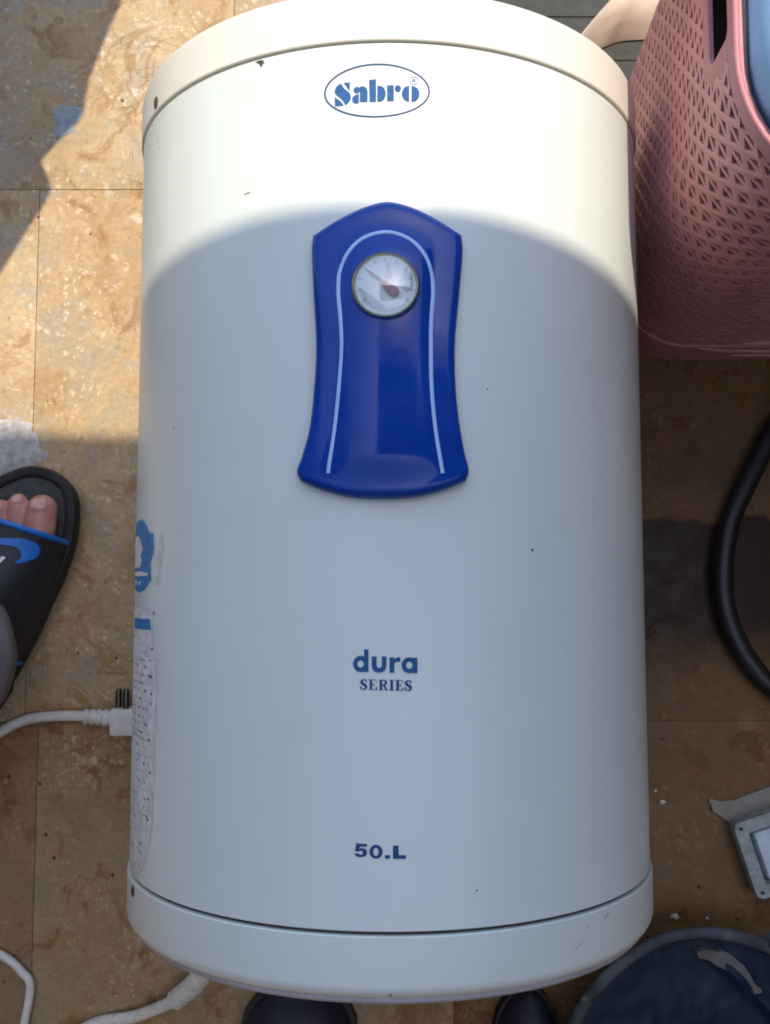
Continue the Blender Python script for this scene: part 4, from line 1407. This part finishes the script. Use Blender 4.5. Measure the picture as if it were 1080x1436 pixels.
def nail(cx, cy, w, l):
    bm = bmesh.new()
    rows = []
    for j in range(9):
        v = -1 + 2 * j / 8
        row = []
        for i in range(11):
            u = -1 + 2 * i / 10
            k = (1 - abs(v) ** 3.2) ** 0.5 if abs(v) < 1 else 0.0
            x, y = cx + u * w * (0.45 + 0.55 * k), cy + v * l
            hit = tree.ray_cast(Vector((x, y, 0.2)), Vector((0, 0, -1)))[0]
            z = hit.z if hit else 0.045
            lift = 0.0007 if (abs(u) < 0.99 and abs(v) < 0.99) else -0.0004
            row.append(bm.verts.new((x, y, z + lift)))
        rows.append(row)
    for A, B in zip(rows[:-1], rows[1:]):
        for i in range(10):
            bm.faces.new((A[i], A[i + 1], B[i + 1], B[i]))
    obj('toenail', bm, M['nail'], foot, 70)
nail(-0.3378, 0.0515, 0.0080, 0.0062)
nail(-0.3618, 0.0565, 0.0046, 0.0040)
nail(-0.3798, 0.0510, 0.0040, 0.0036)
# trouser leg
bm = bmesh.new()
rings = []
NT_ = 48
for j in range(22):
    f = j / 21
    z = 0.088 + 0.50 * f
    ring = []
    for k in range(NT_):
        a = 2 * PI * k / NT_
        fold = noise.noise(Vector((math.cos(a) * 1.4, math.sin(a) * 1.4, z * 9))) * 0.007 * (1.2 - 0.5 * f)
        rx, ry = 0.057 + 0.018 * f + fold, 0.062 + 0.020 * f + fold
        ring.append(bm.verts.new((-0.3930 - 0.02 * f + rx * math.cos(a), -0.092 - 0.02 * f + ry * math.sin(a), z + 0.006 * math.sin(a * 2 + 1) * (1 - f))))
    rings.append(ring)
for A, B in zip(rings[:-1], rings[1:]):
    for k in range(NT_):
        k2 = (k + 1) % NT_
        bm.faces.new((A[k], A[k2], B[k2], B[k]))
bm.faces.new(rings[-1])
tr = obj('trouser_leg', bm, M['trouser'], person, 70)
md = tr.modifiers.new('cloth', 'SOLIDIFY'); md.thickness = 0.003; md.offset = -1
bake(tr)

# ================================================================== BITS ON THE FLOOR
def smear(name, pts, mat, label, h, cat='plaster', amp=0.004):
    lp = catmull([Vector((x, y, 0)) for x, y in pts], 6, True)
    c = sum(lp, Vector()) / len(lp)
    lp = [p + (p - c).normalized() * (noise.noise(p * 90) + 0.7 * noise.noise(p * 260)) * amp for p in lp]
    bm = bmesh.new()
    rings = []
    for j in range(7):
        f = j / 6
        rings.append([bm.verts.new(Vector((c.x + (p.x - c.x) * (1 - f * .97), c.y + (p.y - c.y) * (1 - f * .97), 0.0002 + (0 if j == 0 else h * (0.5 + 0.5 * noise.noise((c + (p - c) * (1 - f)) * 70) + 0.3 * f))))) for p in lp])
    for A, B in zip(rings[:-1], rings[1:]):
        for k in range(len(lp)):
            k2 = (k + 1) % len(lp)
            bm.faces.new((A[k], A[k2], B[k2], B[k]))
    bm.faces.new(rings[-1])
    return tag(obj(name, bm, mat, None, 80), label, cat)
smear('plaster_patch', [(-0.445, 0.145), (-0.40, 0.146), (-0.372, 0.142), (-0.362, 0.128), (-0.352, 0.112), (-0.356, 0.099), (-0.372, 0.092), (-0.40, 0.083), (-0.45, 0.080)], M['plaster'],
      'lumpy white plaster patch in front of the slipper', 0.0016, 'plaster', 0.006)
smear('cement_flake', [(-0.347, 0.479), (-0.331, 0.478), (-0.322, 0.470), (-0.325, 0.457), (-0.337, 0.446), (-0.347, 0.443), (-0.350, 0.457)], M['plasterblue'],
      'bluish grey cement flake on the shaded floor, top left', 0.0008, 'cement', 0.006)
def crumb(x, y, r, label, seed):
    bm = bmesh.new()
    bmesh.ops.create_icosphere(bm, subdivisions=2, radius=r)
    for v in bm.verts:
        v.co *= 1 + 0.5 * noise.noise(v.co * (1.2 / r) + Vector((seed, 0, 0)))
        v.co = Vector((v.co.x + x, v.co.y * 0.8 + y, max(0.0002, v.co.z * 0.6 + r * 0.45)))
    tag(obj('plaster_crumb', bm, M['crumb'], None, 40), label, 'crumb', 'white crumbs on the floor right of the heater')
crumb(0.2714, -0.2411, 0.0030, 'small white crumb close beside the lower right of the heater', 1)
crumb(0.2808, -0.3511, 0.0040, 'largest white crumb, just above the blue tub', 2)
crumb(0.3130, -0.3532, 0.0018, 'tiny white crumb below the steel switch box', 3)
crumb(0.2650, -0.2300, 0.0016, 'tiny white crumb touching the shadow of the heater flank', 4)
